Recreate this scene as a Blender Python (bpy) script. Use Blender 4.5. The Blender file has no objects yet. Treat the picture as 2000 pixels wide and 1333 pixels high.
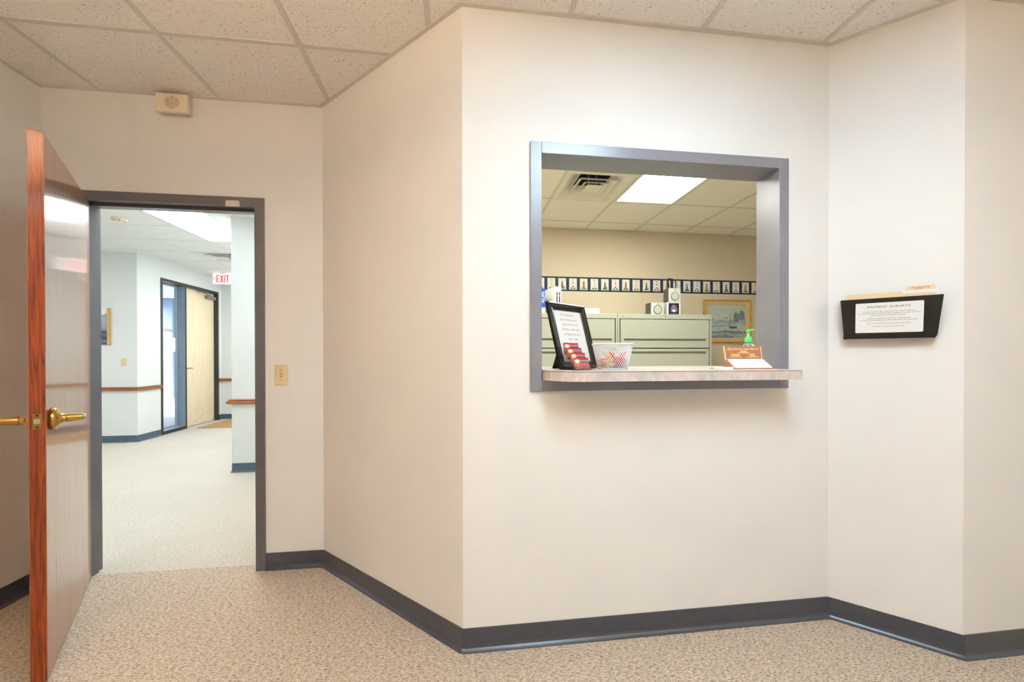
import bpy, bmesh, math, random
from mathutils import Vector, Matrix
random.seed(7)
SC = bpy.context.scene
COL = SC.collection
R = math.radians

# ------------------------------------------------------------------ helpers
class MB:
    """collects shapes and links them as ONE mesh object"""
    def __init__(s): s.bm = bmesh.new(); s.tx = None
    def _fin(s, vs, fs, m):
        for f in fs: f.material_index = m
        if s.tx is not None:
            for v in vs: v.co = s.tx @ v.co
    def face(s, pts, m=0):
        vs = [s.bm.verts.new(p) for p in pts]; f = s.bm.faces.new(vs); s._fin(vs, [f], m); return s
    def hull6(s, a, b, m=0):
        """a, b: matching rings of points, closed at both ends"""
        n = len(a)
        va = [s.bm.verts.new(p) for p in a]; vb = [s.bm.verts.new(p) for p in b]; fs = []
        for i in range(n):
            j = (i+1) % n; fs.append(s.bm.faces.new((va[i], va[j], vb[j], vb[i])))
        fs.append(s.bm.faces.new(va[::-1])); fs.append(s.bm.faces.new(vb))
        s._fin(va+vb, fs, m); return s
    def box(s, x0, x1, y0, y1, z0, z1, m=0, bev=0, seg=2):
        a = [(x0,y0,z0),(x1,y0,z0),(x1,y1,z0),(x0,y1,z0)]; b = [(p[0],p[1],z1) for p in a]
        va = [s.bm.verts.new(p) for p in a]; vb = [s.bm.verts.new(p) for p in b]; fs = []
        for i in range(4):
            j = (i+1) % 4; fs.append(s.bm.faces.new((va[i], va[j], vb[j], vb[i])))
        fs.append(s.bm.faces.new(va[::-1])); fs.append(s.bm.faces.new(vb))
        vs = va+vb
        for f in fs: f.material_index = m
        if bev:
            es = list({e for f in fs for e in f.edges})
            r = bmesh.ops.bevel(s.bm, geom=es, offset=bev, segments=seg, profile=.5, affect='EDGES')
            vs = list({v for v in r['verts']} | {v for v in vs if v.is_valid})
            for f in r['faces']: f.material_index = m
        if s.tx is not None:
            for v in vs: v.co = s.tx @ v.co
        return s
    def prism(s, poly, z0, z1, m=0):
        return s.hull6([(x,y,z0) for x,y in poly], [(x,y,z1) for x,y in poly], m)
    def plate(s, poly, y, t, m=0):
        """polygon in the x-z plane, front at y, t deep (towards +y)"""
        return s.hull6([(x,y,z) for x,z in poly], [(x,y+t,z) for x,z in poly], m)
    def sweep(s, prof, frames, m=0, close=True):
        """prof: 2d ring; frames: list of functions (a,b)->point"""
        rings = [[s.bm.verts.new(fr(a,b)) for a,b in prof] for fr in frames]; fs = []
        n = len(prof)
        for k in range(len(rings)-1):
            for i in range(n):
                j = (i+1) % n; fs.append(s.bm.faces.new((rings[k][i], rings[k][j], rings[k+1][j], rings[k+1][i])))
        if close:
            fs.append(s.bm.faces.new(rings[0][::-1])); fs.append(s.bm.faces.new(rings[-1]))
        s._fin([v for r in rings for v in r], fs, m); return s
    def tube(s, pts, r, n=8, m=0, loop=False, sx=1.0):
        pts = [Vector(p) for p in pts]; N = len(pts); rs = r if isinstance(r, (list, tuple)) else [r]*N
        rings = []; prev = None
        for i, p in enumerate(pts):
            if loop: t = pts[(i+1) % N]-pts[i-1]
            else: t = pts[min(i+1, N-1)]-pts[max(i-1, 0)]
            t.normalize()
            if prev is None:
                a = Vector((0,0,1)) if abs(t.z) < .9 else Vector((1,0,0))
                u = t.cross(a).normalized()
            else:
                u = (prev - t*prev.dot(t)).normalized()
            prev = u; w = t.cross(u)
            rings.append([s.bm.verts.new(p + (u*math.cos(2*math.pi*k/n) + w*math.sin(2*math.pi*k/n)*sx)*rs[i]) for k in range(n)])
        fs = []
        K = N if loop else N-1
        for i in range(K):
            a, b = rings[i], rings[(i+1) % N]
            for k in range(n):
                l = (k+1) % n; fs.append(s.bm.faces.new((a[k], a[l], b[l], b[k])))
        if not loop:
            fs.append(s.bm.faces.new(rings[0][::-1])); fs.append(s.bm.faces.new(rings[-1]))
        for f in fs: f.smooth = True
        s._fin([v for q in rings for v in q], fs, m); return s
    def lathe(s, prof, n=32, m=0, c=(0,0,0), axis='z', cap=True):
        """prof: (radius, height) pairs"""
        rings = []
        for r, h in prof:
            ring = []
            for k in range(n):
                a = 2*math.pi*k/n; q = (r*math.cos(a), r*math.sin(a), h)
                if axis == 'y': q = (q[0], -q[2], q[1])
                if axis == 'x': q = (q[2], q[0], q[1])
                ring.append(s.bm.verts.new((q[0]+c[0], q[1]+c[1], q[2]+c[2])))
            rings.append(ring)
        fs = []
        for i in range(len(rings)-1):
            for k in range(n):
                l = (k+1) % n; f = s.bm.faces.new((rings[i][k], rings[i][l], rings[i+1][l], rings[i+1][k])); f.smooth = True; fs.append(f)
        if cap:
            fs.append(s.bm.faces.new(rings[0][::-1])); fs.append(s.bm.faces.new(rings[-1]))
        s._fin([v for q in rings for v in q], fs, m); return s
    def ball(s, c, rx, ry, rz, m=0, n=12):
        r = bmesh.ops.create_uvsphere(s.bm, u_segments=n, v_segments=max(6, n//2+2), radius=1)
        vs = r['verts']; fs = {f for v in vs for f in v.link_faces}
        for v in vs: v.co = Vector((v.co.x*rx+c[0], v.co.y*ry+c[1], v.co.z*rz+c[2]))
        for f in fs: f.smooth = True
        s._fin(vs, fs, m); return s
    def build(s, name, mats, parent=None, loc=(0,0,0), rz=0):
        bmesh.ops.recalc_face_normals(s.bm, faces=s.bm.faces)
        me = bpy.data.meshes.new(name); s.bm.to_mesh(me); s.bm.free()
        for mt in (mats if isinstance(mats, (list, tuple)) else [mats]): me.materials.append(mt)
        o = bpy.data.objects.new(name, me); COL.objects.link(o)
        o.location = loc; o.rotation_euler = (0,0,rz)
        if parent: o.parent = parent
        return o

def tag(o, label=None, cat=None, group=None, kind=None):
    if label: o['label'] = label
    if cat: o['category'] = cat
    if group: o['group'] = group
    if kind: o['kind'] = kind
    return o
def thing(name, label, cat, loc=(0,0,0), rz=0, group=None):
    o = bpy.data.objects.new(name, None); COL.objects.link(o); o.empty_display_size = .05
    o.location = loc; o.rotation_euler = (0,0,rz)
    return tag(o, label, cat, group)
def struct(name, mb, mats, label, cat, parent=None):
    o = mb.build(name, mats, parent); return tag(o, label, cat, kind='structure')
def copy_tree(o, parent=None):
    c = o.copy(); COL.objects.link(c); c.parent = parent
    for ch in list(o.children): copy_tree(ch, c)
    return c
def text(name, body, size, mt, parent, loc, rot=(R(90),0,0), align='CENTER', shear=0, sx=1.0, depth=.0002, space=1.0, bold=0, line=1.0, mirror=False):
    cu = bpy.data.curves.new(name, 'FONT'); cu.body = body; cu.size = size; cu.align_x = align; cu.align_y = 'CENTER'
    cu.shear = shear; cu.extrude = depth; cu.space_character = space; cu.offset = bold; cu.space_line = line; cu.resolution_u = 3
    t = bpy.data.objects.new(name+'_t', cu); COL.objects.link(t)
    dg = bpy.context.evaluated_depsgraph_get()
    me = bpy.data.meshes.new_from_object(t.evaluated_get(dg))
    bpy.data.objects.remove(t); bpy.data.curves.remove(cu)
    mtx = Matrix.Diagonal(((-sx if mirror else sx), 1, 1, 1)); me.transform(mtx)
    if mirror: me.flip_normals()
    me.materials.clear(); me.materials.append(mt)
    o = bpy.data.objects.new(name, me); COL.objects.link(o); o.location = loc; o.rotation_euler = rot
    if parent: o.parent = parent
    return o

# ------------------------------------------------------------------ materials
def nt(name):
    m = bpy.data.materials.new(name); m.use_nodes = True; t = m.node_tree; b = t.nodes['Principled BSDF']; return m, t, b
def L(t, a, b): t.links.new(a, b)
def coords(t, scale=(1,1,1), kind='Object', rot=(0,0,0)):
    tc = t.nodes.new('ShaderNodeTexCoord'); mp = t.nodes.new('ShaderNodeMapping'); mp.inputs['Scale'].default_value = scale; mp.inputs['Rotation'].default_value = rot
    L(t, tc.outputs[kind], mp.inputs['Vector']); return mp.outputs['Vector']
def noise(t, vec, scale, detail=2, rough=.5, dist=0):
    n = t.nodes.new('ShaderNodeTexNoise'); n.inputs['Scale'].default_value = scale; n.inputs['Detail'].default_value = detail
    n.inputs['Roughness'].default_value = rough; n.inputs['Distortion'].default_value = dist
    L(t, vec, n.inputs['Vector']); return n.outputs['Fac']
def ramp(t, fac, stops, interp='LINEAR'):
    r = t.nodes.new('ShaderNodeValToRGB'); r.color_ramp.interpolation = interp; e = r.color_ramp.elements
    while len(e) < len(stops): e.new(.5)
    for i, (p, c) in enumerate(stops): e[i].position = p; e[i].color = (*c, 1) if len(c) == 3 else c
    L(t, fac, r.inputs['Fac']); return r.outputs['Color']
def mix(t, fac, a, b, mode='MIX'):
    n = t.nodes.new('ShaderNodeMix'); n.data_type = 'RGBA'; n.blend_type = mode
    for k, v in ((0, fac), (6, a), (7, b)):
        if hasattr(v, 'is_linked') or hasattr(v, 'node'): L(t, v, n.inputs[k])
        else: n.inputs[k].default_value = v if k == 0 else (*v, 1)
    return n.outputs[2]
def bump(t, b, fac, strength, dist=.002):
    n = t.nodes.new('ShaderNodeBump'); n.inputs['Strength'].default_value = strength; n.inputs['Distance'].default_value = dist
    L(t, fac, n.inputs['Height']); L(t, n.outputs['Normal'], b.inputs['Normal'])
def plain(name, c, rough=.5, metal=0, var=.04, vs=12, bmp=0, bs=200, coat=0, coat_r=.08, spec=.5, trans=0, ior=1.45, alpha=1, emit=None, es=0):
    m, t, b = nt(name)
    v = coords(t); f = noise(t, v, vs, 3)
    lo = tuple(max(0, x*(1-var)) for x in c); hi = tuple(min(1, x*(1+var)) for x in c)
    L(t, ramp(t, f, [(.3, lo), (.7, hi)]), b.inputs['Base Color'])
    b.inputs['Roughness'].default_value = rough; b.inputs['Metallic'].default_value = metal
    b.inputs['Coat Weight'].default_value = coat; b.inputs['Coat Roughness'].default_value = coat_r
    b.inputs['Specular IOR Level'].default_value = spec; b.inputs['Transmission Weight'].default_value = trans; b.inputs['IOR'].default_value = ior
    b.inputs['Alpha'].default_value = alpha
    if bmp: bump(t, b, noise(t, v, bs, 3), bmp)
    if emit: b.inputs['Emission Color'].default_value = (*emit, 1); b.inputs['Emission Strength'].default_value = es
    return m

M = {}
M['paint'] = plain('wall_paint_warm_white', (.80,.79,.775), .55, var=.012, vs=3, bmp=.06, bs=330, spec=.3)
M['hall_paint'] = plain('wall_paint_cool_white', (.735,.765,.755), .5, var=.012, vs=3, bmp=.05, bs=330, spec=.3)
M['office_paint'] = plain('wall_paint_beige', (.61,.525,.385), .6, var=.015, vs=3, bmp=.05, bs=330, spec=.3)
M['cove'] = plain('charcoal_rubber', (.050,.057,.076), .33, var=.12, vs=25, spec=.5, coat=.7, coat_r=.3)
M['cove_blue'] = plain('slate_blue_rubber', (.075,.125,.175), .35, var=.1, vs=25)
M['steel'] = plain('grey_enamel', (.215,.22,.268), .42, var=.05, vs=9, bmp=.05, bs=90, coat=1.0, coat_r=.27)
M['steel_shaded'] = plain('grey_enamel_shaded', (.115,.110,.125), .40, var=.05, vs=9, bmp=.05, bs=90, coat=.7, coat_r=.25)  # same frame enamel, darkened for the weaker light at the doorway
M['bronze'] = plain('dark_bronze_metal', (.045,.050,.045), .35, metal=.3, var=.08)
M['bronze_daylit'] = plain('bronze_daylight_tint', (.27,.335,.40), .4, metal=.1, var=.05)  # bronze frame with reflected daylight painted into its colour
M['black'] = plain('black_plastic', (.012,.011,.010), .22, var=.15, coat=.3)
M['blacksoft'] = plain('black_card', (.012,.010,.008), .6, var=.15)
M['ivory'] = plain('ivory_plastic', (.74,.60,.36), .35, var=.02)
M['cream'] = plain('cream_plastic', (.82,.72,.55), .45, var=.03)
M['white'] = plain('white_plastic', (.82,.82,.82), .4, var=.02)
M['paper'] = plain('white_paper', (.83,.82,.80), .75, var=.02)
M['tape'] = plain('pale_pink_tape', (.62,.52,.52), .45, var=.03)
M['ink'] = plain('dark_ink', (.05,.045,.06), .7, var=.1)
M['greyink'] = plain('grey_ink', (.32,.31,.30), .7, var=.1)
M['manila'] = plain('manila_card', (.80,.63,.38), .7, var=.04)
M['clear'] = plain('clear_acrylic', (.94,.95,.97), .04, trans=1, ior=1.3, var=0, spec=.5)
M['glass'] = plain('window_glass', (.96,.98,1.0), .0, trans=1, ior=1.02, var=0, spec=.6)
M['red'] = plain('red_print', (.55,.03,.025), .45, var=.06)
M['redtext'] = plain('dull_red_print', (.62,.20,.16), .5, var=.25, vs=160)
M['gold'] = plain('gold_print', (.85,.58,.22), .4, var=.1)
M['grey'] = plain('grey_print', (.28,.27,.32), .5, var=.06)
M['darkred'] = plain('dark_red_print', (.17,.012,.012), .5, var=.1)
M['candy_red'] = plain('red_wrapper', (.88,.006,.010), .25, var=.1, vs=60, coat=.4)
M['candy_yellow'] = plain('yellow_wrapper', (.90,.50,.04), .2, var=.15, vs=60, coat=.4)
M['candy_white'] = plain('clear_white_wrapper', (.75,.72,.80), .15, var=.1, vs=60, coat=.4)
M['candy_dark'] = plain('dark_red_wrapper', (.22,.01,.01), .25, var=.15, vs=60, coat=.4)
M['signbrown'] = plain('brown_leatherette', (.40,.18,.10), .5, var=.12, vs=150, bmp=.2, bs=500)
M['signgold'] = plain('gold_foil', (.95,.62,.22), .3, var=.08)
M['lime'] = plain('green_plastic', (.10,.80,.22), .25, var=.05)
M['gel'] = plain('clear_bottle', (.95,.97,.96), .06, trans=.95, ior=1.3, var=0)
M['cabinet'] = plain('pale_green_steel', (.46,.475,.385), .42, var=.02, bmp=.03, bs=500)
M['slot'] = plain('recess_paint', (.37,.38,.30), .5, var=.02)
M['spk_face'] = plain('silver_plastic', (.60,.61,.56), .35, var=.04)
M['spk_side'] = plain('olive_grey_plastic', (.10,.098,.068), .6, var=.06)
M['cone'] = plain('grey_cone', (.52,.52,.46), .3, var=.06, coat=.3)
M['ring'] = plain('dark_grey_ring', (.20,.20,.165), .4, var=.06)
M['navy'] = plain('navy_print', (.010,.030,.085), .6, var=.1)
M['navyedge'] = plain('dark_navy_print', (.008,.008,.03), .6, var=.1)
M['panel'] = plain('cream_print', (.70,.66,.56), .7, var=.05, vs=30)
M['lh_black'] = plain('black_print', (.02,.02,.02), .7, var=.1)
M['lh_white'] = plain('white_print', (.80,.78,.74), .7, var=.04)
M['lh_grey'] = plain('slate_print', (.085,.10,.10), .7, var=.4, vs=90)
M['lh_brown'] = plain('ochre_print', (.34,.20,.04), .7, var=.4, vs=90)
M['lh_red'] = plain('brick_red_print', (.42,.06,.05), .7, var=.2, vs=90)
M['lh_green'] = plain('green_print', (.10,.19,.06), .7, var=.6, vs=70)
M['lh_tan'] = plain('orange_tan_print', (.50,.26,.10), .7, var=.4, vs=70)
M['cyan'] = plain('blue_print', (.01,.10,.62), .5, var=.05)
M['exitred'] = plain('exit_red', (.80,.05,.04), .4, var=.03, emit=(.9,.06,.05), es=.25)
M['exitwhite'] = plain('exit_sign_face', (.85,.84,.83), .4, var=.02, emit=(1,1,1), es=.35)
M['brass'] = plain('antique_brass', (.56,.34,.10), .24, metal=1, var=.10, vs=40)
M['brassdull'] = plain('dull_brass', (.36,.22,.07), .40, metal=1, var=.15, vs=60)
M['nickel'] = plain('worn_nickel', (.62,.60,.54), .35, metal=1, var=.1)
M['mapleleaf'] = plain('door_screw', (.05,.03,.015), .5, metal=.6)
M['rug'] = plain('tan_coir_mat', (.42,.27,.11), .95, var=.25, vs=160, bmp=.4, bs=300)
M['tee'] = plain('ceiling_tee_paint', (.66,.62,.58), .5, var=.02)
M['tile_edge'] = plain('tile_edge_paint', (.90,.87,.83), .6, var=.02)
M['tee_office'] = plain('ceiling_tee_cream', (.66,.62,.50), .5, var=.02)
M['tee_hall'] = plain('ceiling_tee_white', (.74,.76,.74), .5, var=.02)
M['vent'] = plain('diffuser_enamel', (.80,.77,.66), .45, var=.03)
M['duct'] = plain('duct_dark', (.03,.03,.028), .7, var=.2)
M['goldframe'] = plain('gilt_wood', (.50,.30,.055), .4, var=.12, vs=40)
M['matboard'] = plain('tan_wood_frame', (.62,.42,.19), .5, var=.06, vs=30)
M['sign_dark'] = plain('sign_dark', (.02,.02,.025), .5, var=.1)
M['concrete'] = plain('pale_concrete', (.78,.80,.82), .9, var=.06, vs=3)
M['asphalt'] = plain('blue_grey_asphalt', (.30,.37,.44), .9, var=.08, vs=2)
M['lawn'] = plain('lawn_green', (.40,.52,.27), .95, var=.2, vs=3)
M['outwall'] = plain('blue_grey_siding', (.34,.41,.47), .8, var=.05, vs=2)
M['outpane'] = plain('outdoor_white', (.75,.80,.84), .6, var=.05)

def emat(name, c, s):
    m, t, b = nt(name); b.inputs['Base Color'].default_value = (.8,.8,.8,1)
    v = coords(t); f = noise(t, v, 6, 2)
    L(t, ramp(t, f, [(.3, tuple(x*.97 for x in c)), (.7, c)]), b.inputs['Emission Color']); b.inputs['Emission Strength'].default_value = s
    return m
E_HALL, E_OFF = 7.2, 7.0
M['fill_room'] = emat('added_glow_room', (.61,.83,1), 9.8)  # cool glow of the added panel above the viewer
M['fill_up_left'] = emat('added_glow_up_left', (1,.72,.44), 38)  # glow of the added light bars, warm upwards and faint downwards
M['fill_down_left'] = emat('added_glow_down_left', (.9,.95,1), .9)
M['fill_up_right'] = emat('added_glow_up_right', (1,.66,.32), 12)
M['fill_down_right'] = emat('added_glow_down_right', (.9,.95,1), .6)
M['lens_hall'] = emat('prismatic_lens_hall', (.955,.99,1), E_HALL)
M['lens_near'] = emat('prismatic_lens_near', (.955,.99,1), 6.4)
M['lens_office'] = emat('prismatic_lens_office', (.98,1,.92), E_OFF)

def carpet(name, cols):
    m, t, b = nt(name)
    v = coords(t, (1,2.5,1)); a = noise(t, v, 66, 3, .62, .5); c = noise(t, coords(t, (1,2.0,1)), 170, 2, .6)
    big = noise(t, coords(t), 1.3, 2)
    f = mix(t, .45, a, c)
    col = ramp(t, f, [(.36, cols[0]), (.45, cols[1]), (.535, cols[2]), (.64, cols[3])])
    col2 = mix(t, ramp(t, big, [(.3, (0,0,0)), (.8, (.16,.16,.16))]), col, (.33,.27,.21))
    L(t, col2, b.inputs['Base Color']); b.inputs['Roughness'].default_value = .95; b.inputs['Specular IOR Level'].default_value = .1
    bump(t, b, f, .55, .004)
    return m
M['carpet'] = carpet('flecked_loop_carpet', ((.13,.104,.080),(.36,.295,.230),(.58,.495,.400),(.73,.635,.525)))
M['carpet_hall_lit'] = carpet('flecked_carpet_brightly_lit', ((.33,.30,.25),(.49,.45,.385),(.60,.56,.485),(.71,.67,.60)))  # room carpet pattern, with the stronger hall light put into a paler colour
def tile(name, base, spk, amount):
    m, t, b = nt(name)
    a = noise(t, coords(t, (1,1.05,1)), 120, 2, .55, .5); c = noise(t, coords(t), 300, 1); p = noise(t, coords(t), 9, 2)
    col = ramp(t, a, [(.0, base), (amount, base), (amount+.035, spk)])
    col = mix(t, ramp(t, c, [(.62, (0,0,0)), (.70, (.35,.35,.35))]), col, tuple(x*.8 for x in spk))
    col = mix(t, .05, col, ramp(t, p, [(.3, tuple(x*.9 for x in base)), (.7, base)]))
    L(t, col, b.inputs['Base Color']); b.inputs['Roughness'].default_value = .9; b.inputs['Specular IOR Level'].default_value = .15
    bump(t, b, a, .25, .003); return m
M['tile'] = tile('fissured_ceiling_tile', (.87,.835,.795), (.43,.33,.25), .645)
M['tile_hall'] = tile('ceiling_tile_white', (.84,.86,.83), (.70,.73,.70), .68)
M['tile_office'] = tile('ceiling_tile_cream', (.87,.84,.73), (.68,.65,.54), .67)
def wood(name, dark, mid, light, scale, rough, coat, dist=1.2, coat_r=.06, bmp=.1, cior=1.5, st=(.33,.5,.66)):
    m, t, b = nt(name)
    v = coords(t, scale); a = noise(t, v, 1, 4, .62, dist); c = noise(t, coords(t, (scale[0]*4, scale[1]*4, scale[2]*1.5)), 1, 2)
    f = mix(t, .35, a, c)
    L(t, ramp(t, f, [(st[0], dark), (st[1], mid), (st[2], light)]), b.inputs['Base Color'])
    b.inputs['Roughness'].default_value = rough; b.inputs['Coat Weight'].default_value = coat; b.inputs['Coat Roughness'].default_value = coat_r; b.inputs['Coat IOR'].default_value = cior
    bump(t, b, f, bmp, .0015); return m
M['oak_edge'] = wood('red_oak_edge', (.060,.006,.001), (.25,.034,.002), (.42,.080,.007), (64,64,3.4), .4, .35, 1.8)
M['oak_face'] = wood('red_oak_veneer', (.11,.042,.015), (.34,.135,.053), (.43,.19,.083), (52,52,1.3), .42, 1.0, .5, .085, .03, 1.5, (.30,.42,.70))
M['oak_rail'] = wood('oak_handrail', (.16,.035,.006), (.36,.10,.022), (.50,.18,.05), (7,7,90), .3, .5, .8)
M['light_oak'] = plain('light_oak', (.66,.38,.12), .5, var=.15, vs=50)
M['maple'] = plain('blond_maple', (.79,.64,.40), .4, var=.03)
def maple_door():
    m, t, b = nt('blond_veneer_scuffed')
    a = noise(t, coords(t, (20,20,1.4)), 1, 3); tc = t.nodes.new('ShaderNodeTexCoord'); sp = t.nodes.new('ShaderNodeSeparateXYZ'); L(t, tc.outputs['Object'], sp.inputs[0])
    low = ramp(t, sp.outputs['Z'], [(.10, (1,1,1)), (.52, (0,0,0))])
    sc = noise(t, coords(t, (9,9,22)), 1, 5, .7, 1.5); sk = ramp(t, sc, [(.56, (0,0,0)), (.70, (.75,.75,.75))])
    msk = mix(t, 1.0, low, sk, 'MULTIPLY')
    L(t, mix(t, msk, ramp(t, a, [(.3, (.80,.66,.44)), (.7, (.88,.76,.54))]), (.10,.085,.06)), b.inputs['Base Color'])
    b.inputs['Roughness'].default_value = .45; return m
M['maple_door'] = maple_door()
def laminate():
    m, t, b = nt('mottled_stone_laminate')
    a = noise(t, coords(t, (1,1,.6)), 34, 4, .6, .8); c = noise(t, coords(t), 12, 3)
    f = mix(t, .4, a, c)
    L(t, ramp(t, f, [(.34, (.47,.44,.45)), (.47, (.59,.52,.485)), (.60, (.67,.59,.55)), (.7, (.68,.63,.61))]), b.inputs['Base Color'])
    b.inputs['Roughness'].default_value = .28; return m
M['laminate'] = laminate()
M['seam'] = plain('laminate_seam', (.16,.09,.055), .5)
def print_mat(name, stops, nscale, ndist, amt, axis='Z', lo=0, hi=1, layers=None):
    """soft watercolour: bands along one axis of the sheet, broken up by noise"""
    m, t, b = nt(name)
    tc = t.nodes.new('ShaderNodeTexCoord'); sp = t.nodes.new('ShaderNodeSeparateXYZ'); L(t, tc.outputs['Object'], sp.inputs[0])
    mr = t.nodes.new('ShaderNodeMapRange'); mr.inputs['From Min'].default_value = lo; mr.inputs['From Max'].default_value = hi; L(t, sp.outputs[axis], mr.inputs['Value'])
    n = noise(t, coords(t, (1,1,2.2)), nscale, 5, .6, ndist)
    ma = t.nodes.new('ShaderNodeMath'); ma.operation = 'MULTIPLY_ADD'; L(t, n, ma.inputs[0]); ma.inputs[1].default_value = amt; 
    mb = t.nodes.new('ShaderNodeMath'); mb.operation = 'SUBTRACT'; L(t, mr.outputs[0], mb.inputs[0]); mb.inputs[1].default_value = amt*.5
    L(t, mb.outputs[0], ma.inputs[2])
    L(t, ramp(t, ma.outputs[0], stops), b.inputs['Base Color']); b.inputs['Roughness'].default_value = .35; return m
M['seaprint'] = print_mat('harbour_watercolour', [(.0,(.05,.10,.15)),(.15,(.13,.21,.26)),(.24,(.36,.42,.37)),(.32,(.06,.12,.17)),(.38,(.38,.45,.40)),(.5,(.48,.52,.42)),(.6,(.19,.34,.39)),(.72,(.47,.52,.43)),(1,(.42,.50,.43))], 8, .8, .48, 'Z', 0, .41)
M['hallprint'] = print_mat('coast_print', [(.0,(.03,.025,.07)),(.12,(.20,.20,.28)),(.18,(.03,.025,.07)),(.28,(.14,.14,.22)),(.36,(.04,.035,.09)),(.42,(.26,.33,.40)),(.7,(.40,.47,.52)),(.83,(.30,.35,.38)),(.85,(.80,.80,.78)),(1,(.84,.83,.80))], 22, .6, .16, 'Z', 0, .52)

# ------------------------------------------------------------------ surveyed numbers (metres)
H = 2.712                                   # ceiling height
P1, P2 = (-2.249, 2.533), (-.793, 2.533)
P3, P4, P5 = (.0172, 1.723), (1.741, 1.723), (2.051, 1.413)
ROOM = [(-2.249,-2.6), P1, P2, P3, P4, P5, (3.3,1.413), (3.3,-2.6)]
T = .6096; GX, GY = -1.9592, 2.0458         # ceiling grid
WT = .125                                   # wall thickness
HX, HY = -4.57, 6.5                         # hall: outside corner
CX, CY = -2.39, 4.68                        # hall: corner of the office block
EY = 8.6                                    # hall: end wall
OY, OX0, OX1 = 4.64, -.53, 4.6              # office: back, left, right
HO = 2.722                                  # office ceiling

def offs(poly, d, closed=True):
    """mitred offset to the left of travel"""
    n = len(poly); out = []
    for i in range(n):
        p = Vector(poly[i]); a = Vector(poly[i-1]) if (closed or i) else None; b = Vector(poly[(i+1) % n]) if (closed or i < n-1) else None
        ns = []
        if a is not None: e = (p-a).normalized(); ns.append(Vector((-e.y, e.x)))
        if b is not None: e = (b-p).normalized(); ns.append(Vector((-e.y, e.x)))
        if len(ns) == 1: out.append(p+ns[0]*d)
        else:
            m = (ns[0]+ns[1]).normalized(); out.append(p+m*(d/m.dot(ns[0])))
    return [tuple(q) for q in out]
OUT = offs(ROOM, WT)

# ------------------------------------------------------------------ shell: floor, walls
SEAM = 2.60
mb = MB(); mb.box(-2.42, 5, -3, SEAM, -.12, 0); struct('floor', mb, M['carpet'], 'beige flecked loop carpet of the waiting room', 'floor')
mb = MB(); mb.box(-8, 5, SEAM, 9, -.12, 0); struct('floor.001', mb, M['carpet_hall_lit'], 'flecked carpet of the hallway beyond the doorway, coloured paler for the brighter hall light', 'floor')

def wall_seg(i, holes=None):
    a, b, c, d = ROOM[i], ROOM[(i+1) % 8], OUT[(i+1) % 8], OUT[i]
    return [a, b, c, d]
mb = MB(); mb.prism(wall_seg(0), 0, H); struct('wall_left', mb, M['paint'], 'shaded waiting room wall behind the open wooden door', 'wall')
# back wall with the doorway; on the hall side it runs on to the left
DX0, DX1, DZ = -2.112, -1.118, 2.150        # rough opening, inside the frame
mb = MB()
mb.box(-7.5, P1[0], P1[1], P1[1]+WT, 0, H); mb.box(P1[0], DX0, P1[1], P1[1]+WT, 0, H)
mb.prism([(DX1,P2[1]), P2, OUT[2], (DX1,P2[1]+WT)], 0, H); mb.box(DX0, DX1, P1[1], P1[1]+WT, DZ, H)
o = struct('wall_back', mb, [M['paint'], M['hall_paint']], 'waiting room wall around the open doorway to the hallway', 'wall')
for p in o.data.polygons:
    if p.center.y > P1[1]+WT-.001: p.material_index = 1
mb = MB(); mb.prism(wall_seg(2), 0, H); o = struct('wall_corner_left', mb, [M['paint'], M['office_paint']], 'angled wall between the doorway and the reception window wall', 'wall')
for p in o.data.polygons:
    if p.normal.dot(Vector((.7,.7,0))) > .9: p.material_index = 1
# front wall with the reception opening
WX0, WX1, WZ0, WZ1 = .335, 1.494, 1.12, 2.130
mb = MB(); A, B, Cc, D = wall_seg(3); y0 = P3[1]; y1 = y0+WT
mb.prism([A, (WX0,y0), (WX0,y1), D], 0, H); mb.prism([(WX1,y0), B, Cc, (WX1,y1)], 0, H)
mb.box(WX0, WX1, y0, y1, 0, WZ0); mb.box(WX0, WX1, y0, y1, WZ1, H)
o = struct('wall_front', mb, [M['paint'], M['office_paint']], 'bright wall holding the grey framed reception window', 'wall')
for p in o.data.polygons:
    if p.center.y > y1-.001: p.material_index = 1
mb = MB(); mb.prism(wall_seg(4), 0, H); struct('wall_corner_right', mb, M['paint'], 'angled wall carrying the black survey pocket', 'wall')
mb = MB(); mb.prism([P5, (4.72,1.413), (4.72,1.538), OUT[5]], 0, H); struct('wall_right_front', mb, M['paint'], 'wall strip at the far right edge of the waiting room', 'wall')
mb = MB(); mb.box(3.3, 3.425, -2.725, 1.413, 0, H); struct('wall_right', mb, M['paint'], 'right side wall of the waiting room, behind the viewer', 'wall')
mb = MB(); mb.box(-2.374, 3.3, -2.725, -2.6, 0, H); struct('wall_rear', mb, M['paint'], 'rear wall of the waiting room, behind the viewer', 'wall')
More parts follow.
